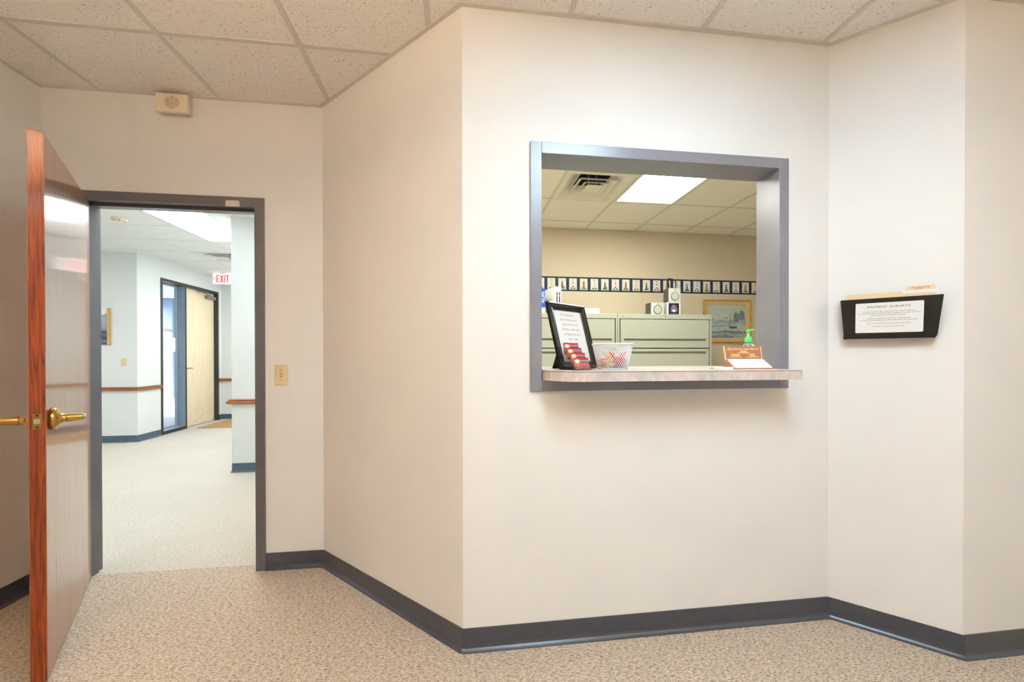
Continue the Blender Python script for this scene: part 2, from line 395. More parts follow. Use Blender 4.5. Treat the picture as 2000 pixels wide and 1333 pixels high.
# hall
mb = MB(); mb.box(-7.5, HX-.0, HY, HY+.13, 0, H+.02); struct('wall_hall_left', mb, M['hall_paint'], 'hallway wall with the framed coast print and the light switch', 'wall')
SD0, SD1, SDZ = 6.963, 8.500, 2.450         # storefront frame in the hall side wall
mb = MB(); mb.box(HX-.14, HX, HY+.13, SD0, 0, H+.02); mb.box(HX-.14, HX, SD1, EY+.12, 0, H+.02); mb.box(HX-.14, HX, SD0, SD1, SDZ, H+.02)
struct('wall_hall_entry', mb, M['hall_paint'], 'hallway wall around the glazed entry and blond door', 'wall')
mb = MB(); mb.box(HX, CX+.12, EY, EY+.12, 0, H+.02); struct('wall_hall_end', mb, M['hall_paint'], 'short hallway wall beyond the blond entry door', 'wall')
mb = MB(); mb.box(CX, CX+.12, CY+.12, EY, 0, H+.02); struct('wall_hall_right', mb, M['hall_paint'], 'right side wall of the far hallway', 'wall')
mb = MB(); mb.box(CX, OX0-.12, CY, CY+.12, 0, H+.02); struct('wall_hall_near', mb, M['hall_paint'], 'hallway wall end with oak rail, just inside the doorway', 'wall')
mb = MB(); mb.box(-7.62, -7.5, P1[1], HY+.13, 0, H+.02); struct('wall_hall_far_left', mb, M['hall_paint'], 'far left end of the hallway, out of sight behind the door', 'wall')
# office
mb = MB(); mb.box(OX0-.12, OX0, 2.40, CY+.12, 0, H+.03); o = struct('wall_office_left', mb, [M['hall_paint'], M['office_paint']], 'partition between hallway and reception office', 'wall')
for p in o.data.polygons:
    if p.normal.x > .5: p.material_index = 1
mb = MB(); mb.box(OX0, OX1+.12, OY, OY+.12, 0, HO+.02); struct('wall_office_back', mb, M['office_paint'], 'beige office wall with the lighthouse border', 'wall')
mb = MB(); mb.box(OX1, OX1+.12, 1.538, OY, 0, HO+.02); struct('wall_office_right', mb, M['office_paint'], 'right hand office wall', 'wall')

# ------------------------------------------------------------------ ceilings
def tees(mb, x0, x1, y0, y1, gx, gy, z, w=.012, inside=None, d=.004):
    k = math.ceil((x0-gx)/T)
    while gx+k*T < x1:
        x = gx+k*T; mb.box(x-w, x+w, y0, y1, z-d, z); k += 1
    k = math.ceil((y0-gy)/T)
    while gy+k*T < y1:
        y = gy+k*T; mb.box(x0, x1, y-w, y+w, z-d+.0008, z); k += 1
roomceil = offs(ROOM, .03)
mb = MB(); mb.prism(roomceil, H, H+.02); struct('ceiling', mb, M['tile'], 'speckled acoustic tile ceiling of the waiting room', 'ceiling')
mb = MB()
mb2 = MB(); tees(mb2, -2.26, 3.3, -2.6, P1[1]+.01, GX, GY, H)
# cut the grid back to the room outline
geo = lambda: mb2.bm.verts[:]+mb2.bm.edges[:]+mb2.bm.faces[:]
# strips are laid run by run so that none crosses a wall
mb2.bm.free(); mb2 = MB()
def room_span_x(x):
    """far end of a strip running along y at this x"""
    if x < P2[0]: return P2[1]
    if x < P3[0]: return P2[1]-(x-P2[0])
    if x < P4[0]: return P3[1]
    if x < P5[0]: return P3[1]-(x-P4[0])
    return P5[1]
k = math.ceil((-2.249-GX)/T)
while GX+k*T < 3.3:
    x = GX+k*T; mb2.box(x-.012, x+.012, -2.6, min(room_span_x(x-.012), room_span_x(x+.012)), H-.004, H); k += 1
k = math.ceil((-2.6-GY)/T)
while GY+k*T < P2[1]:
    y = GY+k*T
    xe = 3.3 if y < P5[1] else (P4[0]+(P3[1]-y) if y < P3[1] else P3[0]-(y-P3[1]))
    if P5[1] < y < P3[1]: xe = P4[0]+(P3[1]-y)
    mb2.box(-2.249, xe-.012, y-.012, y+.012, H-.0032, H); mb2.box(-2.249, xe-.03, y+.012, y+.019, H-.0010, H, 1); k += 1
# wall angle all round
INN = offs(ROOM, -.020)
for i in range(8):
    j = (i+1) % 8; mb2.prism([ROOM[i], ROOM[j], INN[j], INN[i]], H-.006, H)
struct('trim_1', mb2, [M['tee'], M['tile_edge']], 'painted metal grid and edge angle of the waiting room ceiling', 'ceiling grid')
def holed(x0, x1, y0, y1, z, hx, hy):
    """flat ceiling with one tile left open"""
    mb = MB(); a, b, c, d = hx+.012, hx+T-.012, hy+.012, hy+T-.012
    mb.box(x0, a, y0, y1, z, z+.02); mb.box(b, x1, y0, y1, z, z+.02); mb.box(a, b, y0, c, z, z+.02); mb.box(a, b, d, y1, z, z+.02); return mb
mb = holed(-7.55, OX0-.10, P1[1]+.06, EY+.06, H, GX-3*T, GY+7*T); struct('ceiling.001', mb, M['tile_hall'], 'white tile ceiling of the hallway', 'ceiling')
mb = MB()
tees(mb, -7.5, OX0-.12, P1[1]+WT, CY, GX, GY, H, d=.003); tees(mb, -7.5, CX, CY, HY, GX, GY, H, d=.003); tees(mb, HX, CX, HY, EY, GX, GY, H, d=.003)
struct('trim_2', mb, M['tee_hall'], 'white metal grid of the hallway ceiling', 'ceiling grid')
OGX, OGY = .865, 3.770
mb = holed(OX0-.05, OX1+.05, 1.70, OY+.05, HO, OGX, OGY-T); struct('ceiling.002', mb, M['tile_office'], 'cream tile ceiling of the reception office', 'ceiling')
mb = MB(); tees(mb, OX0, OX1, 2.0, OY, OGX, OGY, HO, d=.003); mb.box(OX0, OX1, OY-.02, OY, HO-.005, HO)
struct('trim_3', mb, M['tee_office'], 'cream metal grid of the office ceiling', 'ceiling grid')

# ------------------------------------------------------------------ cove base
PROF = [(0,.096),(.0035,.096),(.0045,.024),(.007,.014),(.013,.008),(.0195,.004),(.0195,0),(0,0)]
def cove(name, pts, mt, label, s=1):
    """profile swept along pts, sticking out to the right of travel"""
    offsets = {a: offs(pts, -a, closed=False) for a in {p[0] for p in PROF}}
    mb = MB(); n = len(pts)
    frames = [(lambda a, b, i=i: (*offsets[a][i], b)) for i in range(n)]
    mb.sweep(PROF, frames); struct(name, mb, mt, label, 'baseboard')
def rnd(pts, r, n=5):
    """round the corners of an open polyline a little"""
    out = [pts[0]]
    for i in range(1, len(pts)-1):
        p = Vector(pts[i]); a = (Vector(pts[i-1])-p).normalized(); b = (Vector(pts[i+1])-p).normalized()
        for k in range(n+1):
            t = k/n; q = (p+a*r)*(1-t)**2 + p*2*t*(1-t) + (p+b*r)*t**2; out.append(tuple(q))
    out.append(pts[-1]); return out
FX0, FX1 = -2.116, -1.112                   # outer edges of the door frame
cove('baseboard_left', rnd([(-2.249,-2.6), P1, (FX0,P1[1])], .01), M['cove'], 'charcoal rubber baseboard in the shade behind the open door')
cove('baseboard_front', rnd([(FX1,P2[1]), P2, P3, P4, P5, (3.3,1.413)], .014), M['cove'], 'long charcoal rubber baseboard turning under the reception window')
cove('baseboard_hall_left', rnd([(-7.5,HY), (HX,HY), (HX,SD0)], .01), M['cove_blue'], 'slate blue baseboard below the coast print in the hallway')
cove('baseboard_hall_end', rnd([(HX,SD1), (HX,EY), (CX,EY)], .01), M['cove_blue'], 'slate blue baseboard beyond the blond entry door')
cove('baseboard_hall_near', rnd([(CX,EY), (CX,CY), (OX0-.12,CY)], .01), M['cove_blue'], 'slate blue baseboard on the hallway wall end inside the doorway')

# oak chair rails of the hall
RP = [(0,.79),(.020,.79),(.026,.786),(.026,.780),(.021,.776),(.021,.772),(.034,.770),(.040,.764),(.040,.752),(.034,.744),(.022,.738),(.012,.735),(0,.733)]
def rail(name, pts, label, dz=0):
    offsets = {a: offs(pts, -a, closed=False) for a in {p[0] for p in RP}}
    mb = MB(); mb.sweep(RP, [(lambda a, b, i=i: (*offsets[a][i], b+dz)) for i in range(len(pts))])
    struct(name, mb, M['oak_rail'], label, 'chair rail')
rail('trim_4', [(-7.5,HY), (HX,HY), (HX,SD0)], 'oak chair rail below the hallway light switch')
rail('trim_5', [(HX,SD1+.01), (HX,EY), (CX,EY)], 'oak chair rail right of the blond entry door')
rail('trim_6', [(CX,EY), (CX,CY), (OX0-.12,CY)], 'oak chair rail wrapping the hallway wall end inside the doorway', -.012)

# ------------------------------------------------------------------ doorway: frame and open oak door
IX0, IX1, IZ = -2.066, -1.163, 2.105        # frame inner edges at the rabbet
mb = MB(); yf = P1[1]-.012; yb = P1[1]+WT+.012
for (a, b, s) in ((FX0, IX0, 1), (IX1, FX1, -1)):
    # jamb: face, rabbet, stop
    if s > 0: ring = [(a,yf),(b,yf),(b,yf+.055),(b+.016,yf+.055),(b+.016,yb-.045),(b,yb-.045),(b,yb),(a,yb)]
    else: ring = [(b,yf),(b,yb),(a,yb),(a,yb-.045),(a-.016,yb-.045),(a-.016,yf+.055),(a,yf+.055),(a,yf)]
    mb.prism(ring, 0, IZ+.05)
ring = [(yf,IZ+.05),(yb,IZ+.05),(yb,IZ),(yb-.045,IZ),(yb-.045,IZ-.016),(yf+.055,IZ-.016),(yf+.055,IZ),(yf,IZ)]
mb.hull6([(IX0,y,z) for y, z in ring], [(IX1,y,z) for y, z in ring])
o = struct('door_frame', mb, M['steel_shaded'], 'grey painted metal frame around the open doorway', 'door frame')
mb = MB(); mb.box(IX1-.0012, IX1+.001, yf+.012, yf+.043, .94, 1.06); st = mb.build('strike_plate', M['brassdull'], o)
# door leaf: origin at the hinge, x along the leaf, room side is -y when closed
DW, DT = .903, .0445; ANG = R(-59.0)
dr = thing('door_1', 'open red oak door with brass levers, standing ajar into the waiting room', 'door', (IX0+.004, P1[1]-.012, 0), ANG); dr['kind'] = 'structure'
mb = MB(); mb.box(.0, DW, 0, DT, .005, 2.098, 0, .0015, 1)
lf = mb.build('door_leaf', [M['oak_face'], M['oak_edge']], dr)
for p in lf.data.polygons:
    if abs(p.normal.y) < .5: p.material_index = 1
LZ = 1.0; LX = DW-.066
mb = MB(); mb.box(DW-.0003, DW+.0012, DT/2-.0125, DT/2+.0125, LZ-.029, LZ+.029, 0, .001, 1)
lp = mb.build('latch_plate', M['brassdull'], dr)
mb = MB(); mb.hull6([(DW+.001,DT/2-.008,LZ-.009),(DW+.001,DT/2+.008,LZ-.009),(DW+.001,DT/2+.008,LZ+.009),(DW+.001,DT/2-.008,LZ+.009)],
        [(DW+.011,DT/2-.007,LZ-.008),(DW+.011,DT/2-.001,LZ-.008),(DW+.011,DT/2-.001,LZ+.008),(DW+.011,DT/2-.007,LZ+.008)])
mb.build('latch_bolt', M['nickel'], lp)
for dz in (-.022, .022):
    mb = MB(); mb.lathe([(.0001,0),(.0036,0),(.0036,.0006),(.0001,.0008)], 12, c=(DW+.001,DT/2,LZ+dz), axis='x'); mb.build('screw', M['mapleleaf'], lp)
def lever(sy, name, mt):
    """sy +1: hall side, -1: room side"""
    e = bpy.data.objects.new(name, None); COL.objects.link(e); e.parent = dr; e.location = (LX, DT if sy > 0 else 0, LZ)
    h0 = .014 if sy > 0 else .006           # the keyed rose outside is deeper
    pr = [(.043,0),(.043,h0),(.0405,h0+.004),(.032,h0+.008),(.0225,h0+.013),(.0175,h0+.019),(.0158,h0+.026),(.0152,h0+.030)]
    mb = MB(); mb.lathe([(r, -sy*h) for r, h in pr], 40, axis='y'); mb.build('rose', mt, e)
    a = h0+.0285
    pts = [(0,sy*a,0), (0,sy*(a+.002),0), (0,sy*(a+.004),0), (-.001,sy*.065,.0005), (-.002,sy*.088,.001), (-.0022,sy*.0895,.001)]
    mb = MB(); mb.tube(pts, [.0140,.0160,.0160,.0140,.0122,.0112], 24); mb.build('lever', mt, e)
    mb = MB(); mb.tube([(-.0022,sy*.0893,.001), (-.0026,sy*.0965,.0012), (-.0026,sy*.0972,.0012)], [.0112,.0112,.0100], 24); mb.build('lever_tip', M['nickel'] if sy > 0 else mt, e)
    return e
lever(1, 'lever_handle', M['brass']); lever(-1, 'lever_handle', M['brass'])
# pale tab stuck on the head of the frame
mb = MB(); mb.plate([(-1.314,2.099),(-1.241,2.099),(-1.241,2.124),(-1.2425,2.130),(-1.248,2.133),(-1.307,2.133),(-1.3125,2.130),(-1.314,2.124)], yf-.003, .003)
tag(mb.build('door_tab', M['tape']), 'small pale tab stuck on the door frame head', 'tab')

# ------------------------------------------------------------------ reception opening: grey frame, counter
mb = MB(); yf = P3[1]-.012; yb = P3[1]+WT+.012
ox0, ox1, oz0, oz1 = .305, 1.523, 1.093, 2.159; ix0, ix1, iz1 = .354, 1.474, 2.111; izb = 1.142
def ringbox(mb, x0, x1, z0, z1, X0, X1, Z0, Z1, y0, y1):
    """frame between inner (x,z) and outer (X,Z) rectangles"""
    mb.box(X0, x0, y0, y1, Z0, Z1, 0, .0015, 1); mb.box(x1, X1, y0, y1, Z0, Z1, 0, .0015, 1)
    mb.box(x0, x1, y0, y1, z1, Z1, 0, .0015, 1); mb.box(x0, x1, y0, y1, Z0, z0, 0, .0015, 1)
ringbox(mb, ix0, ix1, izb, iz1, ox0, ox1, oz0, oz1, yf, yb)
struct('window_1', mb, M['steel'], 'grey framed reception window opening onto the office', 'reception window')
CZ, CT = 1.183, .041
CYF, CYB = 1.560, 2.180
def counter_poly(g=0):
    p = []
    for k in range(13):                     # big soft left end
        a = math.pi + (math.pi/2)*k/12; p.append((.500+(.144-g)*math.cos(a), 1.735+(.175-g)*math.sin(a)))
    for k in range(9):                      # small right corner
        a = -math.pi/2+(math.pi/2)*k/8; p.append((1.440+(.033-g)*math.cos(a), CYF+.033+(.033-g)*math.sin(a)))
    p += [(1.473-g, CYB-g), (.356+g, CYB-g)]
    return p
ct = thing('reception_counter', 'mottled pinkish stone laminate counter ledge in the reception window', 'counter', (.9,1.85,CZ-CT))
def loc(p): return [(x-.9, y-1.85) for x, y in p]
mb = MB(); mb.prism(loc(counter_poly()), 0, CT-.0016); mb.build('counter_edge', M['laminate'], ct)
mb = MB(); mb.prism(loc(counter_poly(.0012)), CT-.0016, CT); mb.build('counter_top', M['laminate'], ct)
mb = MB(); mb.prism(loc(counter_poly(-.0004)), CT-.0034, CT-.0016); mb.build('seam', M['seam'], ct)

# ------------------------------------------------------------------ wall fittings of the waiting room
def switch(name, label, x, y, z, mt, w=.070, h=.117, rz=0):
    t = thing(name, label, 'light switch', (x,y,z), rz)
    mb = MB(); mb.box(-w/2, w/2, -.006, 0, -h/2, h/2, 0, .0035, 3); pl = mb.build('cover_plate', mt, t)
    for dz in (-.030, .030):
        mb = MB(); mb.lathe([(.0001,0),(.003,0),(.003,.0006),(.0001,.001)], 12, c=(0,-.006,dz), axis='y'); mb.build('screw', M['brassdull'], pl)
    mb = MB(); mb.box(-.0055, .0055, -.0065, -.004, -.012, .012); mb.build('slot', M['brassdull'], pl)
    mb = MB(); mb.hull6([(-.0045,-.006,-.009),(.0045,-.006,-.009),(.0045,-.006,.004),(-.0045,-.006,.004)], [(-.004,-.018,-.001),(.004,-.018,-.001),(.004,-.0165,.008),(-.004,-.0165,.008)])
    mb.build('toggle', M['cream'], t)
switch('light_switch', 'ivory toggle light switch on the wall right of the doorway', -1.025, P1[1], 1.133, M['ivory'])
# chime box
t = thing('wall_speaker', 'cream plastic speaker box on the wall, up against the ceiling', 'speaker box', (-1.562,P1[1],2.60))
def trap(x0, x1, z0, z1, y): return [(x0,y,z0),(x1,y,z0),(x1,y,z1),(x0,y,z1)]
mb = MB(); mb.hull6(trap(-.070,.068,.005,.096,0), trap(-.083,.082,-.012,.092,-.055)); mb.hull6(trap(-.083,.082,-.012,.092,-.055), trap(-.079,.078,-.008,.088,-.062))
cs = mb.build('case', M['cream'], t)
mb = MB()
for k in range(9):
    z = .004+k*.0083+.003; hw = math.sqrt(max(0, .036**2-(z-.04)**2))
    for a, b in ((-hw,-.013), (-.010,.010), (.013,hw)):
        if b-a > .004: mb.box(.004+a, .004+b, -.0626, -.0600, z-.0012, z+.0012)
mb.build('grille', M['brassdull'], cs)

# survey pocket on the angled wall
u = Vector((1,-1)).normalized(); pc = Vector(P4)+u*.206
pk = thing('wall_pocket', 'black plastic file pocket mounted on the angled wall, holding folders', 'file pocket', (pc.x,pc.y,1.319), R(-45))
ZT = .174
def pring(w0, w1, d0, d1, inset=0):
    return [(-w0+inset, -d0), (w0-inset, -d0)]
mb = MB(); t_ = .0035
# back plate, floor, two cheeks, sloping front
mb.hull6([(-.150,-.004,0),(.150,-.004,0),(.150,0,0),(-.150,0,0)], [(-.160,-.004,ZT+.004),(.160,-.004,ZT+.004),(.160,0,ZT+.004),(-.160,0,ZT+.004)])
mb.hull6([(-.137,-.042,0),(.137,-.042,0),(.137,0,0),(-.137,0,0)], [(-.139,-.042,.004),(.139,-.042,.004),(.139,0,.004),(-.139,0,.004)])
for s in (-1, 1): mb.hull6([(s*.137,-.044,0),(s*.137,-.044,.004),(s*.137,0,.004),(s*.137,0,0)], [(s*.150,-.046,.013),(s*.147,-.046,.015),(s*.147,0,.015),(s*.150,0,.013)])
for s in (-1, 1):
    mb.hull6([(s*.150,-.046,.013),(s*.1465,-.046,.013),(s*.1465,0,.013),(s*.150,0,.013)], [(s*.163,-.074,ZT),(s*.1595,-.074,ZT),(s*.1595,0,ZT),(s*.163,0,ZT)])
bk = mb.build('pocket_back', M['black'], pk)
mb = MB(); fr = []; n = 28
def front(s, z):                             # outer face of the front with rounded lower corners
    w = .149+.014*z/ZT; return w
prof = []
for k in range(7):
    a = math.pi*1.5+ (math.pi/2)*k/6; prof.append((.149-.014+.014*math.cos(a), .014+.014*math.sin(a)))
right = prof+[(.163, ZT)]
poly = [(-x, z) for x, z in right[::-1]]+right
yof = lambda z: -.044-.030*z/ZT
mb.hull6([(x, yof(z), z) for x, z in poly], [(x, yof(z)-.0035, z) for x, z in poly])
ff = mb.build('pocket_front', M['black'], pk)
slope = math.atan2(.030, ZT)
# sign sheet: tilted with the front
sg = bpy.data.objects.new('survey_sign', None); COL.objects.link(sg); sg.parent = ff; sg.location = (-.002, yof(.090)-.0037, .090); sg.rotation_euler = (slope,0,0)
sg['label'] = 'white printed survey notice'
def rrect(w, h, r, n=4):
    p = []
    for cx, cz, a0 in ((w-r,-h+r,-90),(w-r,h-r,0),(-w+r,h-r,90),(-w+r,-h+r,180)):
        for k in range(n+1):
            a = R(a0+90*k/n); p.append((cx+r*math.cos(a), cz+r*math.sin(a)))
    return p
mb = MB(); mb.plate(rrect(.1085,.0655,.004), -.0006, .0006); mb.build('sheet', M['paper'], sg)
lines = [('PATIENT SURVEYS', .0125, .047, 1.35), ('PLEASE TAKE A FEW MINUTES OF YOUR TIME TO', .0050, .0265, 1.52), ('COMPLETE THIS CONFIDENTIAL SURVEY TO HELP BETTER', .0050, .0185, 1.52),
 ('OUR SERVICE TO OUR PATIENTS.', .0050, .0105, 1.52), ('WHEN COMPLETE, RETURN THE SURVEY', .0050, -.0035, 1.52), ('TO THE FILE FOLDER LOCATED BEHIND THE SURVEYS.', .0050, -.0115, 1.52),
 ('ALL OF THE SURVEYS ARE CONFIDENTIAL!', .0050, -.0250, 1.45), ('THANK YOU FOR YOUR TIME!', .0050, -.0385, 1.5)]
tm = MB()
def text_into(name, items, mt, parent, y, **kw):
    """several lines of lettering joined into one mesh"""
    bm = bmesh.new()
    for body, size, zz, sx, *rest in items:
        xx = rest[0] if rest else 0
        o = text(name, body, size, mt, None, (0,0,0), sx=sx, **kw)
        me = o.data; me.transform(Matrix.Translation((xx, y, zz)) @ Matrix.Rotation(R(90), 4, 'X')); bm.from_mesh(me)
        bpy.data.objects.remove(o); bpy.data.meshes.remove(me)
    me = bpy.data.meshes.new(name); bm.to_mesh(me); bm.free(); me.materials.append(mt)
    o = bpy.data.objects.new(name, me); COL.objects.link(o); o.parent = parent; return o
text_into('lettering', lines, M['ink'], sg, -.0008, depth=.0001)
def fine_print(mb, xc, z, w, h, y, m=0, tilt=0, y1=None):
    """a line of print too small to read: word-like runs of short strokes"""
    x = xc-w/2; e = xc+w/2; lw = h*.62
    while x < e:
        nl = random.randint(3, 8)
        for _ in range(nl):
            if x+lw > e+lw*.5: break
            top = z+h/2*random.choice((1,1,.8)); yy = y+tilt*z
            mb.box(x, x+lw*.9, yy-.0002, yy+.0001, z-h/2, top, m); x += lw
        x += lw*.9
# folders standing in the pocket
def folder(name, label, y, ztop, x0, x1, tab, lean, tint, txt=False):
    f = thing(name, label, 'folder', (pc.x+u.x*0, pc.y, 1.319), R(-45), 'folders in the wall pocket')
    f.location = pk.matrix_world @ Vector((0,0,0)) if False else (pc.x, pc.y, 1.3235)
    mb = MB()
    def slab(y0, zt, tb):
        pts = [(x0+.012,0), (x1-.012,0), (x1,zt)]
        if tb: pts += [(tb[1],zt), (tb[1]-.006,zt+tb[2]), (tb[0]+.006,zt+tb[2]), (tb[0],zt)]
        pts += [(x0,zt)]
        mb.plate(pts, y0, .0010)
    slab(y, ztop, tab); slab(y-.004, ztop-.010, None)
    o = mb.build('cover', tint, f)
    if txt:
        mb = MB(); fine_print(mb, (tab[0]+tab[1])/2, ztop+.0125, .056, .0042, y-.0004); fine_print(mb, (tab[0]+tab[1])/2-.006, ztop+.006, .026, .0036, y-.0004)
        mb.build('tab_lettering', M['redtext'], o)
    return f
folder('manila_folder', 'manila folder at the back of the wall pocket with a lettered tab', -.022, .198, -.143, .148, (.055,.150,.021), 0, M['manila'], True)
f2 = folder('manila_folder', 'front manila folder in the wall pocket, beside a white sheet edge', -.036, .186, -.148, .143, (.045,.046,.0001), 0, M['manila'])
t = thing('paper_sheet', 'white sheet sticking up in front of the folder tab in the wall pocket', 'paper', (pc.x,pc.y,1.3235), R(-45))
mb = MB(); mb.plate([(.020,0),(.140,0),(.152,.200),(.047,.200)], -.0300, .0012); mb.build('sheet', M['paper'], t)
t = thing('loose_form', 'folded survey form in the wall pocket, under the white sheet edge', 'paper', (pc.x,pc.y,1.3235), R(-45))
mb = MB(); mb.plate([(.020,0),(.136,0),(.146,.184),(.030,.184)], -.0440, .0012); mb.build('sheet', M['manila'], t)

# ------------------------------------------------------------------ things on the counter
# picture frame with the payment notice
pf = thing('picture_frame', 'black picture frame with a printed payment notice, leaning on its easel', 'picture frame', (.445,1.770,CZ), R(38))
lean = R(15.3); FW, FH = .29, .320
mb = MB(); mb.tx = Matrix.Rotation(-lean, 4, 'X')
def frame_ring(mb, x0, x1, z0, z1, prof, m=0):
    """prof: (inset, y) points of a moulding, swept round a rectangle"""
    cs = []
    for ins, y in prof: cs.append([(x0+ins,y,z0+ins),(x1-ins,y,z0+ins),(x1-ins,y,z1-ins),(x0+ins,y,z1-ins)])
    n = len(prof); vs = [[mb.bm.verts.new(p) for p in c] for c in cs]; fs = []
    for k in range(4):
        l = (k+1) % 4
        for i in range(n):
            j = (i+1) % n; fs.append(mb.bm.faces.new((vs[i][k], vs[i][l], vs[j][l], vs[j][k])))
    mb._fin([v for q in vs for v in q], fs, m)
frame_ring(mb, 0, FW, 0, FH, [(0,0),(0,-.014),(.003,-.019),(.008,-.021),(.016,-.018),(.020,-.012),(.026,-.011),(.030,-.014),(.034,-.012),(.038,-.004),(.038,0)])
mb.build('moulding', M['black'], pf)
mb = MB(); mb.tx = Matrix.Rotation(-lean, 4, 'X'); mb.box(.030, FW-.030, -.006, -.002, .030, FH-.030); nt_ = mb.build('notice', M['paper'], pf)
nl = [(b_, .0182, .264-.0240*q_, .92, x_) for q_, (b_, x_) in enumerate((('All co-insurance', .140), ('and/or balances are', .142), ('due at the time of', .148), ('delivery, unless prior', .150), ('arrangements have', .150), ('been made.', .152)))]
o = text_into('lettering', nl, M['greyink'], nt_, -.0063, depth=.0001, shear=.18, bold=-.0001); o.rotation_euler = (-lean,0,0)
mb = MB(); mb.tx = Matrix.Rotation(-lean, 4, 'X'); mb.box(.004, FW-.004, -.002, .002, .004, FH-.004); mb.build('backing', M['blacksoft'], pf)
mb = MB(); yt = .006+math.sin(lean)*.20
mb.hull6([(.10,.118,0),(.19,.118,0),(.19,.122,0),(.10,.122,0)], [(.11,.195*math.sin(lean)+.006,.195*math.cos(lean)),(.18,.195*math.sin(lean)+.006,.195*math.cos(lean)),(.18,.195*math.sin(lean)+.010,.195*math.cos(lean)),(.11,.195*math.sin(lean)+.010,.195*math.cos(lean))])
mb.build('easel_leg', M['blacksoft'], pf)

# four tier clear card holder
CHX, CHY, CHA, TS = .492, 1.672, R(30), .020
ch = thing('card_holder', 'clear acrylic four tier business card holder in front of the black frame', 'card holder', (CHX,CHY,CZ), CHA)
CW = .098
mb = MB()
for s in (0, CW-.002):                       # stepped cheeks
    pr = [(0,0),(.085,0),(.085,.098),(.074,.092),(.062,.070),(.060,.074),(.042,.048),(.040,.052),(.022,.026),(.020,.030),(0,.014)]
    mb.hull6([(s,y,z) for y, z in pr], [(s+.002,y,z) for y, z in pr])
mb.build('side_panels', M['clear'], ch)
mb = MB(); mb.box(.002, CW-.002, .002, .084, 0, .002); mb.build('base', M['clear'], ch)
for k in range(4):
    y, z = .001+TS*k, .002+.022*k
    mb = MB(); mb.box(.002, CW-.002, y, y+.0016, z, z+.020)
    mb.hull6([(.002,y+.0135,z),(CW-.002,y+.0135,z),(CW-.002,y+.015,z),(.002,y+.015,z)], [(.002,y+.0185,z+.0215),(CW-.002,y+.0185,z+.0215),(CW-.002,y+.0199,z+.0215),(.002,y+.0199,z+.0215)])
    mb.box(.002, CW-.002, y+.0016, y+.0135, z, z+.0015); mb.build('tier', M['clear'], ch)
wh = ['front and lowest', 'second from the front', 'third from the front', 'rear and highest']
base = None
for k in range(4):
    y, z = .0034+TS*k, .0038+.022*k
    lab = f'red and grey business cards in the {wh[k]} tier of the clear holder'
    if base is None:
        b = thing('business_cards', lab, 'business cards', (0,0,0), CHA, 'business cards in the clear holder'); base = b
        tl = R(15)
        tx = Matrix.Rotation(-tl, 4, 'X')
        mb = MB(); mb.tx = tx; mb.box(.005, .093, 0, .0085, 0, .0505); cd = mb.build('cards', M['redtext'], b)
        mb = MB(); mb.tx = tx; mb.box(.005, .093, -.0004, 0, .0425, .0505); mb.build('red_band', M['red'], cd)
        mb = MB(); mb.tx = tx; mb.box(.036, .093, -.0004, 0, .0325, .0415); mb.build('grey_band', M['grey'], cd)
        mb = MB(); mb.tx = tx; mb.box(.005, .093, -.0004, 0, .0285, .0320); mb.build('dark_band', M['darkred'], cd)
        mb = MB(); mb.tx = tx; mb.plate([(.0215+.0155*math.cos(q*math.pi/12), .0355+.0095*math.sin(q*math.pi/12)) for q in range(24)], -.0008, .0006); mb.build('emblem', M['gold'], cd)
        mb = MB(); mb.tx = tx; mb.plate([(.0190+.0105*math.cos(q*math.pi/12), .0362+.0065*math.sin(q*math.pi/12)) for q in range(24)], -.0011, .0004); mb.build('emblem_center', M['paper'], cd)
        mb = MB(); mb.tx = tx
        for r_, (xa, xb) in enumerate(((.042,.060),(.064,.090),(.040,.058),(.066,.088),(.050,.074))):
            mb.box(xa, xb, -.0005, 0, .024-.004*(r_//2)-.0016, .024-.004*(r_//2)); 
        mb.build('print_lines', M['red'], cd)
    else:
        b = copy_tree(base); b['label'] = lab
    m = Matrix.Rotation(CHA, 3, 'Z'); q = m @ Vector((0, y, 0)); b.location = (CHX+q.x, CHY+q.y, CZ+z)

# wire-mesh plastic basket
bx, by = .703, 1.800
bk = thing('candy_basket', 'white plastic diamond mesh basket of wrapped sweets on the counter', 'basket', (bx,by,CZ))
hB, r0, r1 = .117, .066, .091
mb = MB(); N = 42; S = 14
for sg_ in (-1, 1):
    for k in range(N):
        a0 = 2*math.pi*k/N; pts = []
        for i in range(S+1):
            f = i/S; r = r0+(r1-r0)*f; a = a0+sg_*f*1.02; pts.append((r*math.cos(a), r*math.sin(a), .003+f*(hB-.006)))
        mb.tube(pts, .0014, 4)
mb.build('mesh_side', M['white'], bk)
mb = MB(); mb.tube([(r1*math.cos(2*math.pi*k/48), r1*math.sin(2*math.pi*k/48), hB-.003) for k in range(48)], .0030, 8, loop=True, sx=1.3); mb.build('rim', M['white'], bk)
mb = MB(); mb.lathe([(.001,0),(r0+.001,0),(r0+.001,.005),(r0-.002,.005),(r0-.002,.0018),(.001,.0018)], 48); mb.build('base', M['white'], bk)
kinds = {'red': ('red', M['candy_red']), 'yellow': ('yellow', M['candy_yellow']), 'white': ('clear white', M['candy_white']), 'dark': ('dark red', M['candy_dark'])}
proto = {}
